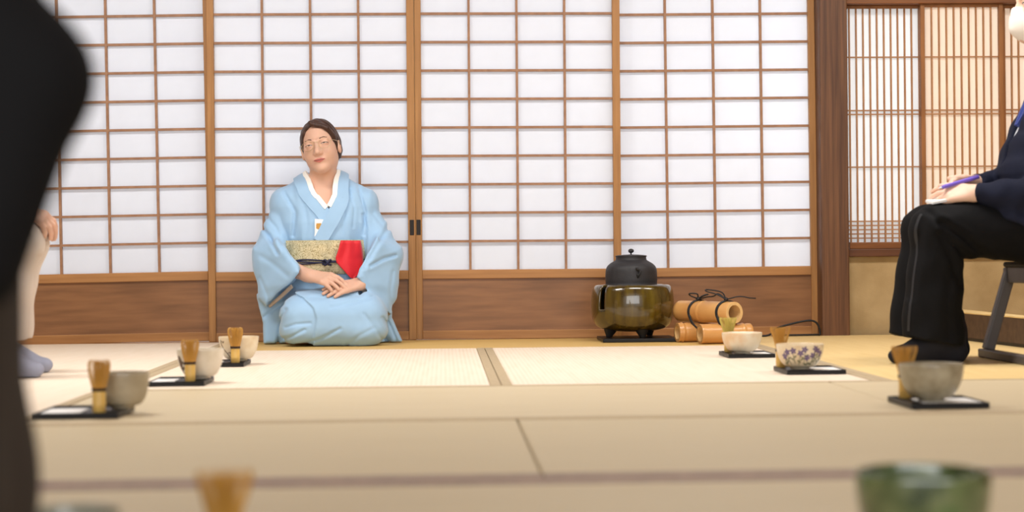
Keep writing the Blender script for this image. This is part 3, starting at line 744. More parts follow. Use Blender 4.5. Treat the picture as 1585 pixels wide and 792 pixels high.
    for dz, of in ((.0055, .0205), (-.0045, .0205), (.0005, .0225)): cb.tube(cordring(dz, of), .0033, 6, False)
    kx = K(507, 406, 6.745)
    kn = np.array([kx[0], around(zc, -PI/2+.02, .027)[1], kx[2]])
    for s in (-1, 1):
        cb.tube(spline([kn+(-.018, .004, .006*s), kn+(-.006, -.006, .009*s), kn+(.006, -.007, -.006*s), kn+(.014, .002, -.010*s)], 5), .0042, 7)
        cb.tube(spline([kn+(-.010, .002, -.010*s), kn+(.0, -.010, -.002*s), kn+(.008, -.004, .010*s)], 5), .0042, 7)
    cb.build('obi_cord', 'navy_cord', obi, smooth=True)
    # ---- red tea cloth hanging from the sash
    rws = [(372.0, 527.5, 558), (377, 526.5, 559), (384, 525, 560.5), (392, 522.5, 561.5), (399, 520, 562), (406, 521.5, 562), (413, 527.5, 561.8), (419, 533, 561), (425, 538, 556), (430.5, 543.5, 548)]
    V = []; F = []; nx = 15
    rf = [np.interp(np.linspace(0, len(rws)-1, 37), range(len(rws)), [r[i] for r in rws]) for i in range(3)]
    nr = len(rf[0])
    for j in range(nr):
        for i in range(nx):
            u = i/(nx-1); px = rf[1][j]+(rf[2][j]-rf[1][j])*u
            q = K(px, rf[0][j], 6.75); cx, cy, ra, rb = tor(max(q[2], zb), .026)
            t = min(abs((q[0]-cx)/ra), .985); yy = cy-rb*(1-t**2.25)**(1/2.25)
            pl = .0042*math.sin(u*15+.4+j*.03)*max(0, 1-j/nr*1.25)+.0014*math.sin(u*8+j*.2)+.002
            V.append((q[0], yy-pl-(.004 if j > 2 else .001*j), q[2]))
    for j in range(nr-1):
        for i in range(nx-1): F.append((j*nx+i, j*nx+i+1, (j+1)*nx+i+1, (j+1)*nx+i)[::-1])
    obj('red_cloth', V, F, 'red_silk', person, smooth=True, solid=.004)
    # ---- cuff linings
    for poly, yy in (([(452, 439), (434, 455), (413, 473), (416, 477), (437, 461), (455, 445)], yl), ([(562, 442), (583, 463), (605, 484), (602, 489), (580, 470), (559, 448)], yr)):
        L = SDF(); L.u(prism(pz(poly, 6.74), lambda x, z, yy=yy: yy(x, z)-.006, .010, .004))
        V, F = L.mesh((base[0]-.40, 6.5, .05), (base[0]+.40, 7.0, .35), .0035); obj('sleeve_lining', V, F, 'lining_silk', kim, smooth=True)
    # ---- face, hair, glasses
    face_parts(person, B, HR, HO, HS, eye_open=.0032)
    hair('hair', person, HR, HO, HS, 'brown_hair', [(ell((-.003, -.2, -.004), (.0715, .3, .100)), .008), (ell((.0, -.07, -.09), (.10, .072, .075)), .008)], .0085, -.040,
         extra=[(ell((0, .12, .03), (.045, .035, .045)), .02)], post=[(cone((-.012, -.062, .094), (.050, -.050, .064), .010, .009), .012), (cone((.050, -.050, .064), (.071, -.022, .026), .009, .007), .01)])
    g = MB(); P = lambda *v: H(HR, HO, HS, *v)
    ln = []
    for q in (-1, 1):
        rim = [P(q*.0345+.0262*math.cos(a), -.104+.0075*math.cos(a)*q, -.006+.0205*math.sin(a)) for a in np.linspace(0, 2*PI, 33)]
        g.tube(rim, .0007, 6, False); ln.append(rim)
        g.tube(spline([P(q*.0605, -.097, .0), P(q*.072, -.075, .004), P(q*.083, -.01, .001), P(q*.084, .02, -.006)], 5), .0010, 6)
    g.tube(spline([P(-.0095, -.108, .002), P(0, -.112, .004), P(.0095, -.108, .002)], 4), .0010, 6)
    gl = g.build('eyeglasses', 'glasses_metal', person, smooth=True)
    for rim in ln:
        c = np.mean(rim, 0); obj('lens', [c]+rim[:-1], [(0, 1+i, 1+(i+1) % 32) for i in range(32)], 'lens_glass', gl, solid=.0008)
    return person
woman()
# ================================================================== kettle, brazier, bamboo, cable
def floz(px, py, z=0.0): return flo(px, py, z)
FC = floz(988, 523); FC = np.array([at(988, 520, 6.80)[0], 6.80, 0])     # centre of the brazier
KU = 6.80/FPX                                                          # metres per pixel there
bd = empty('board', FC, 'square black lacquered board under the brazier', 'board')
hx0, hx1 = at(932, 520, 6.7)[0], at(1048, 520, 6.7)[0]
MB().box((hx0, 6.66, .0012), (hx1, 6.66+.27, .015)).build('panel', 'lacquer_black', bd, bevel=.002)
B0 = .0158
fc = np.array([at(979, 480, 6.80)[0], 6.80, 0.0])
zz = lambda py: float(at(979, py, 6.80)[2])
fur = empty('brazier', (fc[0], fc[1], B0), 'glossy olive-brown ceramic brazier on black feet under the iron kettle', 'brazier')
def pf(L): return [(r*KU, zz(y)) for r, y in L]
prof = spline([(a, 0, b) for a, b in pf([(1, 512.5), (24, 512), (45, 509), (56, 503.5), (62, 495), (64.6, 483), (65, 468), (63.6, 454), (61, 445), (57, 440.8), (52, 440), (48, 441)])], 5)
prof = [(p[0], p[2]) for p in prof]
AZ = -PI/2
def win(q, z):
    d = (q-AZ+PI) % (2*PI)-PI      # 0 faces the room, negative = picture left
    lo_ = zz(478)
    return z > lo_ and -math.radians(58) < d < -math.radians(47)
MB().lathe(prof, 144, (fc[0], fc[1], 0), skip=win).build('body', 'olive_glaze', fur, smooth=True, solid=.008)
for a, nm in ((-163, 'foot'), (-74, 'foot'), (42, 'foot')):
    q = math.radians(a); c = np.array([fc[0]+math.cos(q)*.098, fc[1]+math.sin(q)*.098, 0]) if a < 0 else np.array([fc[0]+math.cos(q)*.098, fc[1]+math.sin(q)*.098, 0])
    top = zz(500); V = []; F = []
    ox = np.array([math.cos(q), math.sin(q), 0])
    f = SDF(); f.u(cone(c+np.array([0, 0, B0+.006])+ox*.004, c+np.array([0, 0, top])-ox*.006, .013, .040)); f.i(half((0, 0, B0), (0, 0, -1))); f.i(half((0, 0, top+.004), (0, 0, 1)))
    f.i(lambda p: np.hypot(p[..., 0]-fc[0], p[..., 1]-fc[1]) - np.interp(p[..., 2], [prof[i][1] for i in range(30)], [prof[i][0] for i in range(30)])*0 - .140)
    Vv, Ff = f.mesh(c+(-.05, -.05, 0), c+(.05, .05, top+.02), .004); obj(nm, Vv, Ff, 'foot_black', fur, smooth=True)
# iron kettle
ket = empty('kettle', (fc[0], fc[1], zz(441)), 'black cast-iron tea kettle with a round-knobbed lid set in the olive brazier', 'kettle')
kx = at(977, 420, 6.8)[0]-fc[0]; kc = (fc[0]+kx, fc[1], 0)
kp = [(p[0], p[2]) for p in spline([(a, 0, b) for a, b in pf([(1, 470), (30, 468), (44, 456), (46, 446), (40.2, 440), (40.2, 432), (40, 423), (39.4, 417), (37.4, 412), (33, 407.6), (27.5, 404.3), (24.2, 402), (23.6, 399), (23.2, 397.4), (22, 399)])], 5)]
MB().lathe(kp, 96, kc).build('body', 'iron_black', ket, smooth=True)
lid = MB().lathe(pf([(23.6, 397.6), (24.6, 396.4), (24, 395.4), (19, 394.6), (11, 393.9), (.6, 393.5)]), 64, kc).build('lid', 'iron_black', ket, smooth=True)
k_ = MB().lathe(pf([(1.2, 394), (1.2, 391.5), (2.4, 391), (4.1, 389.8), (4.6, 388), (3.8, 386), (1.8, 384.9), (.1, 384.6)]), 24, kc); k_.build('knob', 'iron_black', lid, smooth=True)
for px, sgn in ((988, 1), (965, 0)):
    if not sgn: continue
    y0 = fc[1]-.101; g = MB()
    g.tube(spline([(at(985, 415.5, y0)[0], y0+.004, zz(415.5)), (at(986.5, 415, y0)[0], y0-.006, zz(416)), (at(990, 416.5, y0)[0], y0-.004, zz(418)), (at(990.5, 421, y0)[0], y0-.006, zz(422)), (at(988, 425, y0)[0], y0-.004, zz(426)), (at(986.5, 429, y0)[0], y0+.004, zz(430))], 4), .0045, 8)
    g.ball((at(987, 415.5, y0)[0], y0-.002, zz(416.5)), .0075).ball((at(987.5, 424, y0)[0], y0-.002, zz(425)), .0065)
    g.build('ring_lug', 'foot_black', ket, smooth=True)
# one thick bamboo tube tied on two bamboo cross-pieces with black cord
al = math.radians(60); ax_top = np.array([math.cos(al), -math.sin(al), 0]); ax_low = np.array([math.sin(1.36), math.cos(1.36), 0]); uz = np.array([0, 0, 1.0])
RL, RT = .0375, .0415
def bamboo(c, ax, R_, L, label, node):
    """hollow cut tube centred at c along ax"""
    t = empty('bamboo_tube', (c[0], c[1], c[2]-R_), label, 'bamboo tube', 'bamboo tubes tied with black cord')
    c = np.array(c, float); ri = R_*.70; pr = np.cross(uz, ax)
    prof = [(-L/2, ri+.001), (-L/2, R_-.001), (-L/2+.001, R_)]
    for s in np.linspace(-L/2+.01, L/2-.01, 60): prof.append((s, R_+sum(.0026*math.exp(-((s-nd)/.004)**2)-.0018*math.exp(-((s-nd-.009)/.004)**2) for nd in node)))
    prof += [(L/2-.001, R_), (L/2, R_-.001)]
    n = 40; V = []; F = []
    def ring(s, r): return [c+ax*s+(pr*math.cos(2*PI*k/n)+uz*math.sin(2*PI*k/n))*r for k in range(n)]
    for s, r in prof: V += ring(s, r)
    for i in range(len(prof)-1):
        for k in range(n): F.append((i*n+k, i*n+(k+1) % n, (i+1)*n+(k+1) % n, (i+1)*n+k))
    obj('outer_wall', V, F, 'bamboo_tan', t, smooth=True)
    V = []; F = []; pp = [(-L/2, R_-.001), (-L/2, ri), (0, ri*.98), (L/2, ri), (L/2, R_-.001)]
    for s, r in pp: V += ring(s, r)
    for i in range(len(pp)-1):
        for k in range(n): F.append((i*n+k, (i+1)*n+k, (i+1)*n+(k+1) % n, i*n+(k+1) % n))
    obj('cut_face', V, F, 'bamboo_cut', t, auto=.6)
LL = .205
lb_ = at(1083, 518, 6.47); la_ = at(1048, 511, 6.63)
cB = np.array([lb_[0], 6.47, RL+.0012])+ax_low*LL/2; cA = np.array([la_[0], 6.63, RL+.0012])+ax_low*LL/2
zt_ = 2*RL+RT+.002; eT = at(1137, 484, 6.46); LT = .33
cT = np.array([eT[0], 6.46, zt_])-ax_top*LT/2
bamboo(cA, ax_low, RL, LL, 'rear lower bamboo cross-piece of the tied bundle beside the brazier', (-.085,))
bamboo(cB, ax_low, RL, LL, 'front lower bamboo cross-piece of the tied bundle, partly behind the sand-coloured bowl', (.07,))
bamboo(cT, ax_top, RT, LT, 'thick upper bamboo tube of the tied bundle, its open end facing the room', (-.02,))
tie = MB(); tops = []
for cL in (cA, cB):
    s = (cL-cT)@ax_top; o = cT+ax_top*s; o = np.array([o[0], o[1], 0]); rr = RT+.0034; rl = RL+.0034
    Q = lambda a, p, z: o+ax_top*a-ax_low*p+uz*z      # p > 0 is the picture-left side
    for sh in (-.0035, .0035):
        pts = [Q(sh, rr*math.cos(t), zt_+rr*math.sin(t)) for t in np.linspace(-.25, PI+.25, 16)]
        pts += [Q(sh-.018, -rr*.9, 2*RL), Q(-rl*.95, -rr*.55, RL*1.35), Q(-rl, -.016, RL), Q(-rl*.7, 0, .010), Q(0, .004, .0030), Q(rl*.7, .01, .010), Q(rl, .018, RL), Q(rl*.95, rr*.65, RL*1.35), Q(sh+.020, rr*.95, 2*RL)]
        tie.tube(spline(pts+[pts[0]], 3), .0031, 6, False)
    tops.append(Q(0, .004, zt_+rr+.002))
ta, tb_ = tops
def TT(f, a, p, z): return ta+(tb_-ta)*f+ax_top*a-ax_low*p+uz*z
tie.tube(spline([TT(0, 0, 0, 0), TT(.25, 0, -.006, .010), TT(.55, 0, 0, .014), TT(.8, 0, .008, .024), TT(1, 0, 0, .003)], 6), .0028, 6)
tie.tube(spline([TT(1, 0, 0, .003), TT(.85, 0, .02, .022), TT(.7, 0, .045, .034), TT(.6, 0, .03, .040), TT(.75, 0, -.01, .030), TT(1, 0, 0, .003)], 6), .0027, 6)
tie.tube(spline([TT(1, 0, 0, .003), TT(1, .02, -.04, .014), TT(1, .03, -.075, .008), TT(1, .03, -.10, .006)], 6), .0027, 6)
tie.tube(spline([TT(0, 0, 0, .002), TT(0, -.01, .026, .016), TT(0, 0, .034, .024), TT(0, .012, .012, .022), TT(0, 0, 0, .003)], 6), .0029, 6)
tie.tube(spline([TT(0, 0, 0, .002), TT(0, .0, -.022, .014), TT(.1, 0, -.030, .020), TT(.12, 0, -.008, .016), TT(0, 0, 0, .003)], 6), .0029, 6)
tie.ball(TT(1, 0, 0, .003), (.009, .009, .008), 10, 6).ball(TT(0, 0, 0, .003), (.009, .009, .008), 10, 6)
tag(tie.build('tie_cord', 'cord_black', None, base=(cT[0], cT[1], 0), smooth=True), 'black cord looped and bowed around the bamboo tubes', 'cord')
# power cable by the pillar
Yc = 7.03
cb = MB(); cp = [at(1000, 517, 6.98)*(1, 1, 0)+(0, 0, .006)]
e = lambda px, py, Y=Yc: at(px, py, Y)
pts = [np.array([e(1060, 500)[0], Yc, .006]), np.array([e(1150, 500)[0], Yc-.02, .006]), e(1188, 520, Yc-.03), e(1202, 508), e(1225, 501), e(1250, 496), e(1262, 498), e(1268, 507), e(1269, 517)]
pts = [np.array([p[0], p[1], max(p[2], .006)]) for p in pts]+[np.array([e(1262, 520)[0], Yc-.015, .006]), np.array([e(1230, 520)[0], Yc-.03, .006]), np.array([e(1192, 520)[0], Yc-.04, .006])]
cb.tube(spline(pts, 8), .0042, 8)
tag(cb.build('power_cord', 'cord_black', None, base=tuple(pts[2]*(1, 1, 0)), smooth=True), 'black electric cord looping up beside the foot of the dark pillar', 'cord')

# ================================================================== tea bowls, whisks, trays, papers
def whisk(flare, m, label, loc, group, tilt=0):
    t = empty('tea_whisk', loc, label, 'tea whisk', group)
    L = np.array(loc, float)
    MB().lathe([(.001, .0005), (.0125, .0005), (.0138, .002), (.0140, .015), (.0147, .017), (.0141, .019), (.0140, .044), (.0134, .048)], 32, L).build('handle', 'whisk_handle', t, smooth=True)
    b = MB()
    for k in range(3): b.tube([L+(.0146*math.cos(a), .0146*math.sin(a), .0475+.0022*k) for a in np.linspace(0, 2*PI, 33)], .0014, 5, False)
    b.build('binding_thread', 'thread_dark', t, smooth=True)
    pr_ = {'bulb': [(.0125, .046), (.0155, .060), (.0200, .078), (.0228, .094), (.0232, .104), (.0214, .110), (.0185, .1125)],
           'trumpet': [(.0120, .046), (.0140, .060), (.0185, .078), (.0235, .094), (.0272, .106), (.0282, .113), (.0270, .117)]}[flare]
    o = MB(); n = 44
    for k in range(n):
        a = 2*PI*k/n; j = 1+.03*math.sin(7*k)
        o.tube([L+(r*(j if i > 2 else 1)*math.cos(a), r*(j if i > 2 else 1)*math.sin(a), z) for i, (r, z) in enumerate(pr_)], [.0011, .00105, .001, .0009, .0008, .0007, .0005], 4)
    o.build('outer_tines', m, t)
    o = MB()
    for k in range(26):
        a = 2*PI*k/26+.1; o.tube([L+(r*f*math.cos(a), r*f*math.sin(a), z) for (r, z), f in zip(pr_[:6], (.8, .62, .46, .42, .46, .5))], .0008, 4)
    o.build('inner_tines', m, t)
    return t
def bowl(loc, prof, m, label, group, wob=.0, foot=None):
    L = np.array(loc, float); f = lambda q, z: wob*(math.sin(2*q+1)+.6*math.sin(3*q+z*40))
    t = empty('tea_bowl', loc, label, 'tea bowl', group)
    pts = [(p[0], p[2]) for p in spline([(r, 0, z) for r, z in prof], 5)]
    MB().lathe(pts, 64, L, wob=f if wob else None).build('bowl_wall', m, t, smooth=True)
    fr = prof[1][0] if foot is None else foot
    MB().lathe([(fr*.8, .006), (fr*.78, .0), (fr, .0), (fr*1.04, .008)], 40, L).build('foot_ring', m, t, smooth=True)
    return t, pts
def inner(outer, th=.005):
    """close a bowl: outer wall profile then the inside down to the centre"""
    top = outer[-1]
    ins = [(max(r-th, .001), max(z+.002, outer[0][1]+th)) for r, z in outer[::-1][1:]]
    return [(.001, outer[0][1]+.001)] + outer + [(top[0]-th*.5, top[1]+.001)] + ins + [(.001, outer[0][1]+th)]
ROUND = lambda R, Hh: inner([(R*.40, .006), (R*.62, Hh*.12), (R*.82, Hh*.34), (R*.94, Hh*.60), (R*.99, Hh*.85), (R, Hh)])
TALL = lambda R, Hh: inner([(R*.45, .006), (R*.72, Hh*.14), (R*.90, Hh*.38), (R*.97, Hh*.65), (R*1.0, Hh*.9), (R*.99, Hh)])
OPEN = lambda R, Hh: inner([(R*.42, .006), (R*.66, Hh*.14), (R*.86, Hh*.42), (R*.95, Hh*.7), (R, Hh)])
def tray(cx, cy, w, d, label, h=.0125):
    t = empty('tray', (cx, cy, 0.001), label, 'tray', 'black trays set out for tea'); z = .001
    MB().box((cx-w/2, cy-d/2, z), (cx+w/2, cy+d/2, z+.0090)).build('base_plate', 'lacquer_black', t, bevel=.001)
    r = MB(); k = .004
    for a, b in (((cx-w/2, cy-d/2), (cx+w/2, cy-d/2+k)), ((cx-w/2, cy+d/2-k), (cx+w/2, cy+d/2)), ((cx-w/2, cy-d/2+k), (cx-w/2+k, cy+d/2-k)), ((cx+w/2-k, cy-d/2+k), (cx+w/2, cy+d/2-k))):
        r.box((a[0], a[1], z+.0090), (b[0], b[1], z+h))
    r.build('rim', 'lacquer_black', t, bevel=.001)
ZT = .0103
def paper(cx, cy, w, d, rz, label):
    t = empty('paper_sheet', (cx, cy, ZT), label, 'paper', 'folded white papers on the trays')
    c, s = math.cos(rz), math.sin(rz)
    for i, (sc_, z0) in enumerate(((1, 0), (.985, .0007))):
        V = [(cx+(a*c-b*s)*w*sc_/2, cy+(a*s+b*c)*d*sc_/2, ZT+z0+q) for q in (0, .0006) for a, b in ((-1, -1), (1, -1), (1, 1), (-1, 1))]
        obj('upper_leaf' if i else 'lower_leaf', V, [(0,3,2,1),(4,5,6,7),(0,1,5,4),(1,2,6,5),(2,3,7,6),(3,0,4,7)], 'paper_white', t)
BG, WG = 'tea bowls on the trays', 'bamboo whisks on the trays'
ZW = ZT+.0003; ZB = ZT+.0022
def corner_tray(fl, fr, dep, label):
    a, b = floz(*fl, .001), floz(*fr, .001); w = b[0]-a[0]; y = (a[1]+b[1])/2
    tray((a[0]+b[0])/2, y+dep/2, w, dep, label); return (a[0]+b[0])/2, y, w
def on(px, py): return floz(px, py, ZT)
# left row, nearest first
cx, cy, w_ = corner_tray((53, 648), (181, 648), .20, 'black square tray at the left, nearest to the grey-socked feet')
p = on(150, 640); whisk('bulb', 'whisk_bamboo', 'bamboo whisk standing in front of the plain grey bowl at the left', (cx+w_/2-.046, cy+.032, ZW), WG)
bowl((cx+w_/2-.012, cy+.122, ZB), TALL(.057, .077), 'warm_grey_glaze', 'plain grey straight-sided tea bowl on the nearest tray at the left', BG)
paper(cx-.040, cy+.075, .082, .125, .03, 'white folded paper on the tray beside the plain grey bowl')
cx, cy, w_ = corner_tray((230, 597.5), (315, 597.5), .20, 'black tray at the left holding the off-white bowl with a brown patch')
tr2 = (cx, cy, w_)
whisk('bulb', 'whisk_bamboo', 'bamboo whisk in front of the off-white bowl with a brown patch', (cx+w_/2-.042, cy+.034, ZW), WG)
b2, pr2 = bowl((cx+w_/2-.027, cy+.125, ZB), OPEN(.064, .078), 'ivory_glaze', 'off-white tea bowl with a brown patch, on the middle tray at the left', BG)
paper(cx-.042, cy+.080, .062, .13, .02, 'white folded paper on the tray beside the brown-patched bowl')
cx, cy, w_ = corner_tray((308, 568), (377, 567.5), .20, 'black tray at the left standing nearest to the kneeling woman')
whisk('bulb', 'whisk_bamboo', 'bamboo whisk in front of the brown-lined bowl nearest the woman', (cx+w_/2-.030, cy+.035, ZW), WG)
b3, pr3 = bowl((cx+w_/2-.030, cy+.125, ZB), OPEN(.064, .075), 'cream_glaze', 'off-white tea bowl with thin brown lines, nearest the kneeling woman', BG)
paper(cx-.036, cy+.075, .058, .13, .0, 'white folded paper on the tray nearest the kneeling woman')
# right row, farthest first
cx, cy, w_ = corner_tray((1128, 554), (1200, 553), .20, 'black tray at the right in front of the bamboo bundle')
whisk('trumpet', 'green_whisk_bamboo', 'greenish bamboo whisk behind the sand-coloured bowl', (cx-w_/2+.028, cy+.172, ZW), WG)
b4, pr4 = bowl((cx-w_/2+.057, cy+.075, ZB), ROUND(.066, .067), 'sand_glaze', 'rough sand-coloured tea bowl in front of the bamboo bundle', BG, .012)
paper(cx+.030, cy+.085, .082, .13, .0, 'white folded paper on the tray beside the sand-coloured bowl')
cx, cy, w_ = corner_tray((1217.5, 579.5), (1311, 579), .20, 'black tray at the right under the flower-painted bowl')
whisk('trumpet', 'whisk_bamboo', 'bamboo whisk behind the cream bowl painted with violet flowers', (cx-w_/2+.015, cy+.165, ZW), WG)
b5, pr5 = bowl((cx-w_/2+.052, cy+.075, ZB), ROUND(.067, .069), 'cream_glaze', 'cream tea bowl painted with violet flowers on the right-hand middle tray', BG)
paper(cx+.042, cy+.080, .074, .13, .0, 'white folded paper on the tray beside the flower-painted bowl')
cx, cy, w_ = corner_tray((1411, 633), (1532.5, 631.5), .20, 'black tray at the right before the feet of the visitor in black trousers')
whisk('trumpet', 'whisk_bamboo', 'flared bamboo whisk left of the round grey bowl at the right', (cx-w_/2+.031, cy+.166, ZW), WG)
bowl((cx-w_/2+.066, cy+.080, ZB), ROUND(.070, .079), 'grey_glaze', 'round grey tea bowl on the nearest tray at the right', BG)
paper(cx+.015, cy+.085, .125, .12, .0, 'white folded paper under the round grey bowl')
# marks on three bowls
def on_bowl(t, prof, az, z, off=.0006):
    L = np.array(t.location); zs_ = [q[1] for q in prof]; k = zs_.index(max(zs_)); r = np.interp(z, zs_[1:k+1], [q[0] for q in prof[1:k+1]])+off
    a = -PI/2+az; return L+(r*math.cos(a), r*math.sin(a), z)
def blob(t, prof, az, z, ra, rz, n=9, rot=0):
    cpt = on_bowl(t, prof, az, z); R0 = math.hypot(*(cpt-np.array(t.location))[:2]); V = [cpt]
    for k in range(n):
        a = 2*PI*k/n; u, v = ra*math.cos(a), rz*math.sin(a); V.append(on_bowl(t, prof, az+(u*math.cos(rot)-v*math.sin(rot))/R0, z+u*math.sin(rot)+v*math.cos(rot)))
    return V, [(0, 1+k, 1+(k+1) % n) for k in range(n)]
fl = MB(); lf = MB()
for az, z in ((-.78, .050), (-.50, .054), (-.18, .047), (.12, .034), (.38, .040), (.66, .053), (.85, .045), (.50, .059), (-.95, .038), (.0, .057)):
    for k in range(5):
        a = 2*PI*k/5+az*9; V, F = blob(b5, pr5, az+.0055*math.cos(a)/.066, z+.0055*math.sin(a), .0046, .0028, 8, a); fl.add(V, F)
    pth = [on_bowl(b5, pr5, az+d*.10*math.sin(az*7), z-.006-d*min(.030, z-.02), .0004) for d in np.linspace(0, 1, 8)]; lf.tube(pth, .0009, 5)
    for d in (.35, .65):
        V, F = blob(b5, pr5, az+.07*(1 if d < .5 else -1), max(z-.01-d*.02, .016), .0065, .0022, 8, .6 if d < .5 else -.6); lf.add(V, F)
fl.build('painted_flower', 'flower_violet', b5); lf.build('painted_stem', 'leaf_paint', b5)
bp = MB()
V, F = blob(b2, pr2, -.85, .030, .016, .020, 14); bp.add(V, F); V, F = blob(b2, pr2, -1.0, .050, .010, .016, 14, .4); bp.add(V, F)
bp.build('brown_patch', 'glaze_brown', b2)
lb = MB()
for pth in ([(-1.0, .07), (-.95, .055), (-.8, .04), (-.62, .025), (-.5, .012)], [(-.9, .066), (-.8, .06), (-.72, .066)], [(-.62, .025), (-.45, .03), (-.3, .024)]):
    lb.tube([on_bowl(b3, pr3, float(q[0]), float(q[2]), .0002) for q in spline([(a, 0, z) for a, z in pth], 5)], .0012, 5)
lb.build('brown_line', 'glaze_brown', b3)
# foreground
g = flo(1428, 900, 0); gY = 1.86
gx = at(1428, 760, gY)[0]
bowl((gx, gY, .0014), TALL(.0735, .092), 'green_glaze', 'glossy dark green tea bowl at the bottom edge near the camera', 'tea bowls near the camera', .012)
hx = at(347, 740, 1.76)[0]
whisk('trumpet', 'whisk_bamboo', 'large blurred bamboo whisk at the bottom edge near the camera', (hx, 1.76, .0012), 'bamboo whisk near the camera')
px_ = at(108, 780, 1.80)[0]
bowl((px_, 1.80, .0014), OPEN(.052, .070), 'pale_glaze', 'pale grey tea bowl, only its rim showing at the bottom left corner', 'tea bowls near the camera')
# ================================================================== seated visitors on low chairs
def chair(x, y, label, face=-1):
    """low chair: floor bars across front and back, legs leaning backwards; x is the front floor bar"""
    t = empty('low_chair', (x-face*.2, y, .001), label, 'chair', 'low chairs of the seated visitors')
    W = lambda a, b, z: np.array([x-face*a, y+b, z+.001])     # a grows towards the back
    hw = .20
    for a, nm in ((0, 'floor_bar'), (.42, 'floor_bar')):
        MB().bar(W(a, -hw-.05, .0135), W(a, hw+.05, .0135), .036, .027).build(nm, 'chair_grey', t, bevel=.004)
    for sd in (-1, 1):
        MB().bar(W(.0, sd*hw, .026), W(.075, sd*hw, .280), .034, .034, upv=(1, 0, 0)).build('leg', 'chair_grey', t, bevel=.004)
        MB().bar(W(.42, sd*hw, .026), W(.375, sd*hw, .280), .034, .034, upv=(1, 0, 0)).build('leg', 'chair_grey', t, bevel=.004)
        MB().bar(W(.055, sd*hw, .264), W(.395, sd*hw, .264), .030, .048).build('side_rail', 'chair_grey', t, bevel=.004)
        MB().bar(W(.39, sd*(hw-.02), .28), W(.45, sd*(hw-.02), .66), .03, .03, upv=(1, 0, 0)).build('back_post', 'chair_grey', t, bevel=.004)
    MB().bar(W(.07, -hw+.016, .264), W(.07, hw-.016, .264), .022, .05).build('front_rail', 'chair_grey', t, bevel=.003)
    MB().bar(W(.452, -hw, .60), W(.452, hw, .60), .024, .13).build('backrest', 'seat_cloth', t, bevel=.008)
    MB().bar(W(.05, 0, .297), W(.40, 0, .297), .41, .018).build('seat_pad', 'seat_cloth', t, bevel=.010)
    return t
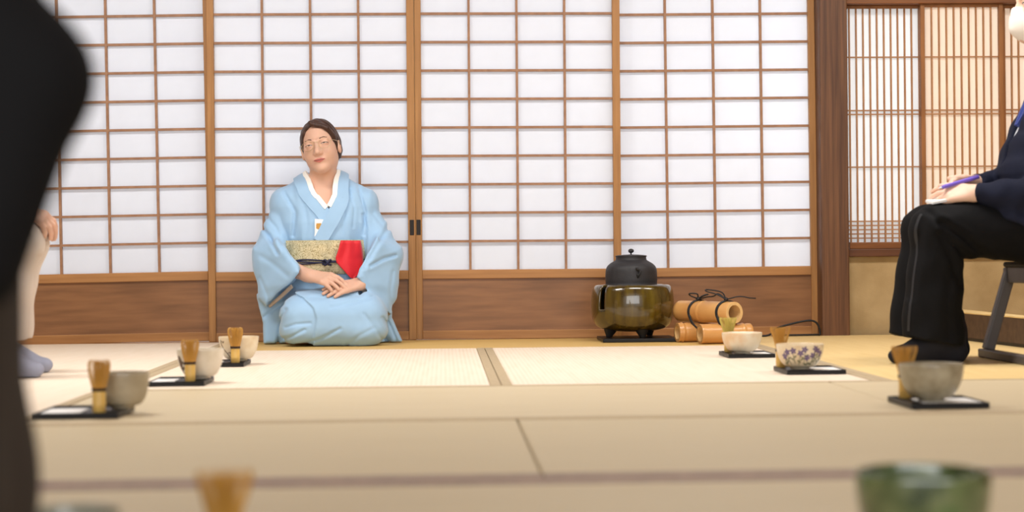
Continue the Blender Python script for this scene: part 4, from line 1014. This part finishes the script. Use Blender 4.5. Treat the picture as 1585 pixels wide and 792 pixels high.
def visitor(P, label, face, mats, mask=False, lanyard=False, hairm='black_hair', hairlow=-.02):
    """P: joint positions; face = -1 looks to picture left, +1 to picture right"""
    base = P['base']; fx = np.array([face, 0, 0.0]); HR = P['HR']; HO = P['HO']; HS = 1.0
    B = SDF(); head(B, HR, HO, HS)
    B.u(cone(H(HR, HO, HS, 0, .022, -.075), P['neck'], .052, .056), .03)
    ch = loft([(z, cx, cy, max(a-.022, .02), max(b-.022, .02)) for z, cx, cy, a, b in P['torso']], pw=2.2); B.u(ch, .03)
    for s in ('n', 'f'):
        B.u(cone(P['sh'+s], P['el'+s], .045, .038), .03); B.u(cone(P['el'+s], P['wr'+s], .038, .025), .015)
        B.u(cone(P['hip'+s], P['kn'+s], .070, .052), .03); B.u(cone(P['kn'+s], P['an'+s], .050, .036), .02)
        B.u(cone(P['an'+s], P['heel'+s], .036, .028), .02); B.u(cone(P['heel'+s], P['toe'+s], .026, .017), .02)
        hand(B, P['wr'+s], P['hF'+s], P['hN'+s], mir=P['mir'+s], sc=.95, **P.get('hk'+s, {}))
    B.i(half((0, 0, .001), (0, 0, -1)))
    lo = np.min([P[k] for k in ('ann', 'anf', 'heeln', 'heelf', 'toen', 'toef', 'hipn')] + [P['HO'], P['wrn'], P['shn'], P['elf']], axis=0)-.2; hi = np.max([P['HO'], P['shn'], P['shf'], P['hipf'], P['toef'], P['toen'], P['wrn']], axis=0)+.22
    lo[2] = -.004
    V, F = B.mesh(lo, hi, .0036); person = obj('person', V, F, mats['skin'], base=base, smooth=True); tag(person, label, 'person')
    # trousers
    T = SDF()
    for s in ('n', 'f'):
        T.u(cone(P['hip'+s], P['kn'+s], .098, .082), .02)
    for s in ('n', 'f'):
        k = P['kn'+s]; hm = P['hem'+s]
        leg = loft([(k[2]+.03, k[0], k[1], .066, .075), (k[2], k[0], k[1], .076, .082), (hm[2]+.2, .5*k[0]+.5*hm[0], .5*k[1]+.5*hm[1], .083, .086), (hm[2]-.03, hm[0], hm[1], P.get('hemw', .097), .090)])
        T.u(leg, .035)
    T.u(cone(P['hipn'], P['hipf'], .11, .11), .05)
    T.i(half(P['hemn'], (face*.158, 0, -1)))
    for s in ('n', 'f'):
        hm = P['hem'+s]; T.s(cone(hm+np.array([0, 0, -.08]), hm+np.array([0, 0, .10]), .070, .05), .01)
    kx = P['knn']
    CRT = [(np.array(p), d, w) for p, d, w in P.get('creases', [])]
    def folds(p):
        x, y, z = p[..., 0], p[..., 1], p[..., 2]
        d = -.0022*np.sin(60*(x*.9*face+z*.5)+3*np.sin(9*z))*ss(kx[2]+.0, kx[2]-.12, z) - .002*np.sin(48*(z+.7*x*face)+2*np.sin(12*x))
        fr = 1-ss(kx[1]-.02, kx[1]+.04, y)
        for P2, dep, wd in CRT:
            q, sd = polydist(x, z, P2); t = q/wd; d = d + fr*dep*(np.exp(-t*t*2.2)-.38*np.exp(-(t-1.5)**2*1.6))
        return d
    T.d(folds)
    V, F = T.mesh(lo, hi, .005); tr = obj('trousers', V, F, mats['trousers'], person, smooth=True)
    if mats.get('stripe'):
        strip(T, P['stripe'], .011, .0012, .003, 3, 'side_stripe', mats['stripe'], tr)
    # socks
    for s in ('n', 'f'):
        S = SDF(); S.u(cone(P['an'+s]+np.array([0, 0, .05]), P['an'+s], .043, .042)); S.u(cone(P['an'+s], P['heel'+s], .041, .033), .02); S.u(cone(P['heel'+s], P['toe'+s], .032, .022), .025)
        mid = .45*P['heel'+s]+.55*P['toe'+s]; S.u(cone(P['an'+s]*.85+mid*.15+np.array([0, 0, .01]), mid+np.array([0, 0, .018]), .046, .034), .03); S.u(cone(P['an'+s], .25*P['heel'+s]+.75*P['toe'+s]+np.array([0, 0, .012]), .044, .028), .02)
        S.u(ell(P['toe'+s]-fx*.02+np.array([0, .012, .004]), (.042, .034, .020)), .015); S.i(half((0, 0, .0015), (0, 0, -1)))
        V, F = S.mesh(np.minimum(P['an'+s], P['toe'+s])-.1, np.maximum(P['an'+s], P['toe'+s])+.13, .004); obj('sock', V, F, mats['sock'], person, smooth=True)
    # jacket
    J = SDF(); J.u(loft(P['torso'], pw=2.3))
    A = np.array(sorted(P['torso']))
    J.u(cone(P['shn'], P['shf'], .062, .062), .05)
    for s in ('n', 'f'):
        J.u(cone(P['sh'+s], P['el'+s], .064, .056), .03 if s == 'f' else .02); J.u(cone(P['el'+s], P['wr'+s]+.02*nrm(P['el'+s]-P['wr'+s]), .058, .036), .02)
        d = nrm(P['wr'+s]-P['el'+s]); J.i(lambda p, c=P['wr'+s].copy(), d=d: np.where(np.sqrt(((p-c)**2).sum(-1)) < .12, (p-c)@d, -1.0))
    # skirts of the jacket over the hips
    hp = (P['hipn']+P['hipf'])/2
    J.u(ell(hp+fx*.02+np.array([0, 0, -.005]), (.15, .235, .125)), .05)
    for s, sg in (('n', -1), ('f', 1)):
        J.u(cone(P['hip'+s]+np.array([0, sg*.03, .02]), P['hip'+s]+fx*.115+np.array([0, sg*.03, -.002]), .098, .082), .04)
    J.i(half(P['hipn']+fx*.073+np.array([0, 0, -.004]), (face*.44, 0, -1)), .01)
    nk = H(HR, HO, HS, 0, .03, -.06); J.s(cone(nk, P['neck']+np.array([0, 0, .03]), .058, .056), .01)
    ctr = P['neck']
    # open front
    zc = A[:, 0]
    def vcut(p):
        q = (p[..., 0]-np.interp(p[..., 2], A[:, 0], A[:, 1]))*face; zt = ctr[2]; h = zt+.04-p[..., 2]
        return np.maximum(np.maximum(np.abs(p[..., 1]-P['cy'])-np.clip(.055-.16*np.clip(h, 0, 1), .0, .06), -(q-.03)), p[..., 2]-zt-.10) if True else q
    J.s(vcut, .006)
    def jf(p):
        x, y, z = p[..., 0], p[..., 1], p[..., 2]
        return -.0028*np.sin(58*(x*.6+z)+3*np.sin(11*x+6*y)) - .0016*np.sin(90*(x-z*.5))
    J.d(jf)
    V, F = J.mesh(lo, hi, .0052); jk = obj('jacket', V, F, mats['jacket'], person, smooth=True)
    for bp in P.get('buttons', []):
        q = proj(J, np.array([bp]))[0]; MB().ball(q, (.0065, .0045, .0065), 12, 6).build('button', 'pull_iron', jk, smooth=True)
    sh = SDF(); sh.u(loft([(z, cx, cy, a-.012, b-.012) for z, cx, cy, a, b in P['torso']], pw=2.2)); sh.u(cone(P['neck']+np.array([0, 0, -.03]), P['neck']+np.array([0, 0, .02]), .066, .060), .03)
    sh.s(cone(nk, P['neck']+np.array([0, 0, .05]), .054, .054), .008); sh.i(half(A[0][[1, 2, 0]]+np.array([0, 0, .12]), (0, 0, -1)))
    V, F = sh.mesh(lo, hi, .006); obj('shirt', V, F, mats['shirt'], person, smooth=True)
    if lanyard:
        for sg in (-1, 1):
            strip(sh, [P['neck']+np.array([-face*.03, sg*.06, .02]), P['neck']+fx*.045+np.array([0, sg*.05, -.02]), P['neck']+fx*.10+np.array([0, sg*.03, -.10]), P['neck']+fx*.12+np.array([-face*.03, sg*.006, -.20])], .009, .0165, .004, 3, 'lanyard', 'lanyard_blue', person)
    D = HR@np.array((0, 1.0, 0))
    face_parts(person, B, HR, HO, HS, eye_open=.0065, lips=not mask)
    hair('hair', person, HR, HO, HS, hairm, [(ell((0, -.2, -.004), (.0745, .3, .092)), .006), (ell((.0, -.07, -.09), (.10, .072, .075)), .008)], .013, hairlow, extra=[(ell((0, .07, -.03), (.062, .05, .07)), .03)])
    if mask:
        m = SDF(); m.u(put(ell((0, -.038, -.062), (.064, .068, .066)), HR, HO, HS)); m.u(put(cone((0, -.095, -.022), (0, -.098, -.075), .013, .012), HR, HO, HS), .035); m.i(put(half((0, .010, 0), (0, 1, 0)), HR, HO, HS)); m.i(put(half((0, 0, -.020), (0, .12, 1)), HR, HO, HS), .006)
        V, F = m.mesh(HO-.16, HO+.16, .004); mk = obj('face_mask', V, F, 'mask_cloth', person, smooth=True)
        for sg in (-1, 1):
            for a, b in ((-.034, -.010), (-.070, -.022)): MB().tube(spline([H(HR, HO, HS, sg*.060, .004, a), H(HR, HO, HS, sg*.0745, -.002, (a+b)/2), H(HR, HO, HS, sg*.080, .014, b)], 4), .0014, 5).build('ear_loop', 'mask_cloth', mk, smooth=True)
    return person
def joints(K, face, yn, yf, ymid, px):
    P = {'cy': ymid}
    for nm, (x, y, who) in px.items(): P[nm] = K(x, y, {'n': yn, 'f': yf, 'm': ymid}[who] if isinstance(who, str) else who)
    return P
# ---- visitor at the right
yn, yf, ym = 5.18, 5.36, 5.26
P = joints(at, -1, yn, yf, ym, {'hipn': (1622, 356, 'n'), 'hipf': (1612, 356, 'f'), 'knn': (1452, 356, 'n'), 'knf': (1438, 356, 'f'), 'hemn': (1442, 527, 'n'), 'hemf': (1419, 524, 'f'),
    'shn': (1648, 152, 5.10), 'shf': (1630, 152, 5.43), 'eln': (1614, 302, 5.08), 'elf': (1590, 292, 5.42), 'wrn': (1512, 299, 5.15), 'wrf': (1510, 284, 5.28), 'neck': (1645, 108, 'm')})
for s, Y, dx in (('n', yn, 0), ('f', yf, +4)):
    x = lambda px: at(px+dx, 540, Y)[0]
    P['an'+s] = np.array([x(1468), Y, .085]); P['heel'+s] = np.array([x(1478), Y, .034]); P['toe'+s] = np.array([x(1388), Y, .021])
hd = frame(-PI/2+math.radians(6), math.radians(-4), 0)
HRr = np.array(Matrix.Rotation(-PI/2, 3, 'Z') @ Matrix.Rotation(math.radians(-2), 3, 'X'))
P['HR'] = HRr; P['HO'] = at(1620, 8, ym)+np.array([0, 0, 0]); P['base'] = np.array([P['hemn'][0], ym, 0.0])
tz = lambda py: float(at(1620, py, ym)[2]); tx = lambda px: float(at(px, 300, ym)[0])
P['torso'] = [(tz(395), tx(1618), ym, .13, .185), (tz(330), tx(1612), ym, .128, .18), (tz(270), tx(1608), ym, .130, .185), (tz(210), tx(1629), ym, .126, .195), (tz(165), tx(1646), ym, .115, .20), (tz(135), tx(1650), ym, .085, .15), (tz(118), tx(1650), ym, .06, .075)]
P['hFn'] = at(1450, 300, 5.18)-P['wrn']; P['hNn'] = np.array([0, -.75, .65]); P['mirn'] = 1; P['hkn'] = {'curls': ((.22, .35, .25), (.28, .4, .25), (.36, .45, .3), (.45, .5, .3)), 'thumb': (.9, .3, .15), 'length': .85}
P['hFf'] = at(1452, 286, 5.24)-P['wrf']; P['hNf'] = np.array([0, .55, .8]); P['mirf'] = -1; P['hkf'] = {'curls': ((.45, .6, .3), (.55, .65, .3), (.65, .7, .4), (.7, .7, .4)), 'thumb': (.85, .3, .1)}
cz = lambda L, Y=5.12: [at(a, b, Y)[[0, 2]] for a, b in L]
P['creases'] = [(cz([(1440, 330), (1470, 375), (1500, 400)]), .008, .016), (cz([(1455, 345), (1485, 365), (1540, 405)]), .007, .014), (cz([(1452, 365), (1470, 400), (1486, 440)]), .007, .016), (cz([(1430, 340), (1420, 400), (1412, 460)]), .004, .012), (cz([(1470, 420), (1462, 470), (1466, 520)]), .004, .018)]

P['stripe'] = [at(1422, 326, 5.13), at(1410, 352, 5.13), at(1405, 400, 5.13), at(1398, 460, 5.13), at(1394, 514, 5.13)]
vis = visitor(P, 'masked person in navy jacket and black trousers seated at right, writing with a purple pen', -1, dict(skin='pale_skin', trousers='black_trouser', sock='navy_sock', jacket='navy_wool', shirt='shirt_white', stripe='satin_stripe'), mask=True, lanyard=True)
chair(float(at(1531, 550, 5.40)[0]), 5.21, 'low grey chair under the visitor in black trousers', face=-1)
# pen and note pad
a, b = at(1452, 291.5, 5.165), at(1515, 273.5, 5.185); d = nrm(b-a)
pen = empty('pen', a, 'purple pen held by the masked visitor', 'pen')
MB().tube([a+d*.012, a+d*.02, b-d*.03, b], [.0040, .0062, .0066, .0058], 12).build('barrel', 'pen_purple', pen, smooth=True)
MB().tube([a, a+d*.012], [.0008, .0034], 10).build('tip', 'shirt_white', pen, smooth=True)
n_ = np.cross(d, (0, 1, 0)); MB().bar(b-d*.035+np.array([0, 0, .0076]), b-d*.004+np.array([0, 0, .0076]), .004, .0015).build('clip', 'pen_purple', pen)
pc_ = at(1449, 311, 5.18); npd = empty('note_pad', pc_, 'small white note pad on the knee of the masked visitor', 'note pad')
def tilt_box(c, hx, hy, hz, R): return [tuple(c+R@np.array((i*hx, j*hy, k*hz))) for k in (-1, 1) for i, j in ((-1, -1), (1, -1), (1, 1), (-1, 1))]
RB = [(0,3,2,1),(4,5,6,7),(0,1,5,4),(1,2,6,5),(2,3,7,6),(3,0,4,7)]
Rn = np.array(Matrix.Rotation(math.radians(-10), 3, 'Y') @ Matrix.Rotation(math.radians(7), 3, 'X'))
obj('pages', tilt_box(pc_+np.array([0, 0, .002]), .022, .036, .0022, Rn), RB, 'paper_white', npd); obj('cover', tilt_box(pc_+np.array([0, 0, -.0016]), .0225, .0365, .0012, Rn), RB, 'shirt_white', npd)
# ---- visitor at the left
yn, yf, ym = 5.02, 5.24, 5.13
P = joints(at, 1, yn, yf, ym, {'hipn': (-165, 365, 'n'), 'hipf': (-150, 365, 'f'), 'knn': (22, 375, 'n'), 'knf': (30, 375, 'f'), 'hemn': (-10, 533, 'n'), 'hemf': (0, 531, 'f'),
    'shn': (-190, 160, 4.97), 'shf': (-160, 160, 5.31), 'eln': (-120, 300, 4.95), 'elf': (-100, 300, 5.32), 'wrn': (24, 324, 5.03), 'wrf': (34, 324, 5.24), 'neck': (-180, 110, 'm')})
for s, Y, dx in (('n', yn, 0), ('f', yf, 14)):
    x = lambda px: at(px+dx, 555, Y)[0]
    P['an'+s] = np.array([x(-28), Y, .085]); P['heel'+s] = np.array([x(-40), Y, .034]); P['toe'+s] = np.array([x(54), Y, .021])
P['HR'] = np.array(Matrix.Rotation(PI/2, 3, 'Z')); P['HO'] = at(-165, 10, ym); P['base'] = np.array([P['hemn'][0], ym, 0.0]); P['hemw'] = .090
tz = lambda py: float(at(-165, py, ym)[2]); tx = lambda px: float(at(px, 300, ym)[0])
P['torso'] = [(tz(400), tx(-160), ym, .13, .185), (tz(330), tx(-160), ym, .125, .18), (tz(270), tx(-160), ym, .125, .185), (tz(210), tx(-168), ym, .125, .195), (tz(165), tx(-178), ym, .112, .20), (tz(135), tx(-182), ym, .085, .15), (tz(118), tx(-182), ym, .06, .075)]
P['hFn'] = at(68, 338, 5.04)-P['wrn']; P['hNn'] = np.array([.25, -.45, .85]); P['mirn'] = -1; P['hkn'] = {'curls': ((.5, .5, .3), (.55, .5, .3), (.6, .5, .3), (.65, .5, .3))}
P['hFf'] = at(77, 340, 5.24)-P['wrf']; P['hNf'] = np.array([.25, .3, .9]); P['mirf'] = 1; P['hkf'] = {'curls': ((.5, .5, .3), (.55, .5, .3), (.6, .5, .3), (.65, .5, .3))}
P['creases'] = [(cz([(60, 400), (40, 470), (26, 528)], 5.0), .004, .016), (cz([(40, 400), (24, 470), (14, 528)], 5.0), .004, .016)]
visitor(P, 'person in beige trousers and grey socks seated at left, hands on the knees', 1, dict(skin='skin', trousers='beige_cotton', sock='grey_sock', jacket='charcoal_wool', shirt='shirt_white'), hairlow=-.05)
chair(float(at(-100, 420, ym)[0]), ym, 'low grey chair under the visitor in beige trousers', face=1)
# ---- person in black right beside the camera, in profile, elbow drawn back
def near_person():
    Yb = 1.42; k = lambda x, y, Y=Yb: at(x, y, Y)
    cx = k(-213, 400)[0]; base = np.array([cx-.10, Yb, 0.0])
    rows = [(.0, cx+.0, Yb, .105, .17), (.10, cx+.0, Yb, .114, .19), (.22, cx+.002, Yb, .118, .185), (.36, cx+.006, Yb, .116, .165), (.48, cx-.02, Yb, .115, .175), (.58, cx-.035, Yb, .112, .19), (.635, cx-.045, Yb, .09, .16), (.675, cx-.05, Yb, .055, .07)]
    ne = np.array([cx-.055, Yb, .69]); HR = np.array(Matrix.Rotation(-PI/2, 3, 'Z') @ Matrix.Rotation(math.radians(-8), 3, 'X')); HO = np.array([cx-.085, Yb, .84])
    shn, shf = k(-160, -104, 1.26), np.array([cx-.05, Yb+.165, .60]); eln = k(31, 122, 1.27); elf = np.array([cx-.03, Yb+.24, .36]); wrn = k(-57, 392, 1.24); wrf = np.array([cx-.27, Yb+.07, .235])
    kn = [np.array([cx-.42, Yb-.09, .10]), np.array([cx-.42, Yb+.09, .10])]
    B = SDF(); head(B, HR, HO); B.u(cone(H(HR, HO, 1, 0, .022, -.075), ne, .052, .056), .03)
    B.u(loft([(z, x, y, max(a-.02, .02), max(b-.02, .02)) for z, x, y, a, b in rows], pw=2.2), .03)
    for a, b, c in ((shn, eln, wrn), (shf, elf, wrf)): B.u(cone(a, b, .042, .034), .03); B.u(cone(b, c, .034, .024), .015)
    hand(B, wrn, np.array([-.9, .25, -.35]), (-.3, -.3, .9), mir=1, sc=.95); hand(B, wrf, np.array([-.95, -.2, -.25]), (-.2, .2, .95), mir=-1, sc=.95)
    for q in (0, 1):
        B.u(cone((cx+.0, Yb+(-.08, .08)[q], .16), kn[q], .08, .06), .03); B.u(cone(kn[q]+np.array([.02, 0, -.04]), (cx+.06, Yb+(-.08, .08)[q], .055), .05, .045), .02)
    B.i(half((0, 0, .002), (0, 0, -1)))
    lo = np.array([cx-.62, Yb-.45, -.004]); hi = np.array([cx+.35, Yb+.4, 1.02])
    V, F = B.mesh(lo, hi, .0045); person = obj('person', V, F, 'skin', base=base, smooth=True)
    tag(person, 'blurred person in black close to the camera at far left, elbow sticking out', 'person')
    Rb = SDF(); Rb.u(loft([r for r in rows if r[0] < .45], pw=2.2))
    for q in (0, 1): Rb.u(cone((cx+.0, Yb+(-.08, .08)[q], .14), kn[q], .115, .095), .04)
    Rb.i(half((0, 0, .002), (0, 0, -1)))
    V, F = Rb.mesh(lo, hi, .006); obj('robe', V, F, 'charcoal_wool', person, smooth=True)
    J = SDF(); J.u(loft([(z, x-.004, y, a+.010, b+.010) for z, x, y, a, b in rows if z > .30], pw=2.2)); J.u(cone(shn, shf, .062, .062), .05)
    for a, b, c in ((shn, eln, wrn), (shf, elf, wrf)): J.u(cone(a, b, .060, .050), .02); J.u(cone(b, c, .050, .046), .02)
    J.s(cone(wrn, wrn+(wrn-eln)*.4, .030, .03), .006); J.s(cone(wrf, wrf+(wrf-elf)*.4, .030, .03), .006); J.s(cone(ne, H(HR, HO, 1, 0, .03, -.06), .056, .06), .01)
    V, F = J.mesh(lo, hi, .006); obj('jacket', V, F, 'black_wool', person, smooth=True)
    face_parts(person, B, HR, HO, 1, eye_open=.0065)
    hair('hair', person, HR, HO, 1, 'black_hair', [(ell((0, -.2, -.004), (.0745, .3, .092)), .006), (ell((.0, -.07, -.09), (.10, .072, .075)), .008)], .013, -.03, extra=[(ell((0, .11, -.0), (.04, .035, .04)), .02)])
near_person()
# ================================================================== light
def area(name, loc, size, power, col=(1, .97, .93), rot=(0, 0, 0), sy=None):
    l = bpy.data.lights.new(name, 'AREA'); l.energy = power; l.color = col; l.size = size
    if sy: l.shape = 'RECTANGLE'; l.size_y = sy
    o = bpy.data.objects.new(name, l); C.objects.link(o); o.location = loc; o.rotation_euler = rot; return o
area('ceiling_lamp', (.9, 5.1, 2.46), 1.3, 45, (1, .985, .955), sy=.5)
area('ceiling_lamp', (-1.5, 5.0, 2.46), 1.3, 58, (1, .985, .955), sy=.5)
area('ceiling_lamp', (2.6, 5.2, 2.46), 1.2, 34, (1, .94, .87), sy=.5)
area('window_daylight', (0, -1.1, 1.4), 5.0, 125, (.97, .985, 1), rot=(PI/2, 0, 0), sy=1.8)  # added soft frontal fill from behind the camera
area('corridor_backlight', (0, WY+1.4, 1.2), 7.0, 92, (.97, .98, 1), rot=(-PI/2, 0, 0), sy=2.2)
area('corridor_backlight', (1.95, WY+.9, .9), 1.1, 13, (1, .97, .93), rot=(-PI/2, 0, 0), sy=1.2)  # extra lamp added to brighten the right-hand window paper from behind
w = bpy.data.worlds.new('daylight'); bpy.context.scene.world = w; w.use_nodes = True
w.node_tree.nodes['Background'].inputs[0].default_value = (.95, .97, 1, 1); w.node_tree.nodes['Background'].inputs[1].default_value = .5
sc = bpy.context.scene; sc.view_settings.view_transform = 'Standard'; sc.view_settings.look = 'None'; sc.view_settings.gamma = 1
sc.view_settings.use_curve_mapping = False; sc.view_settings.exposure = 0.10
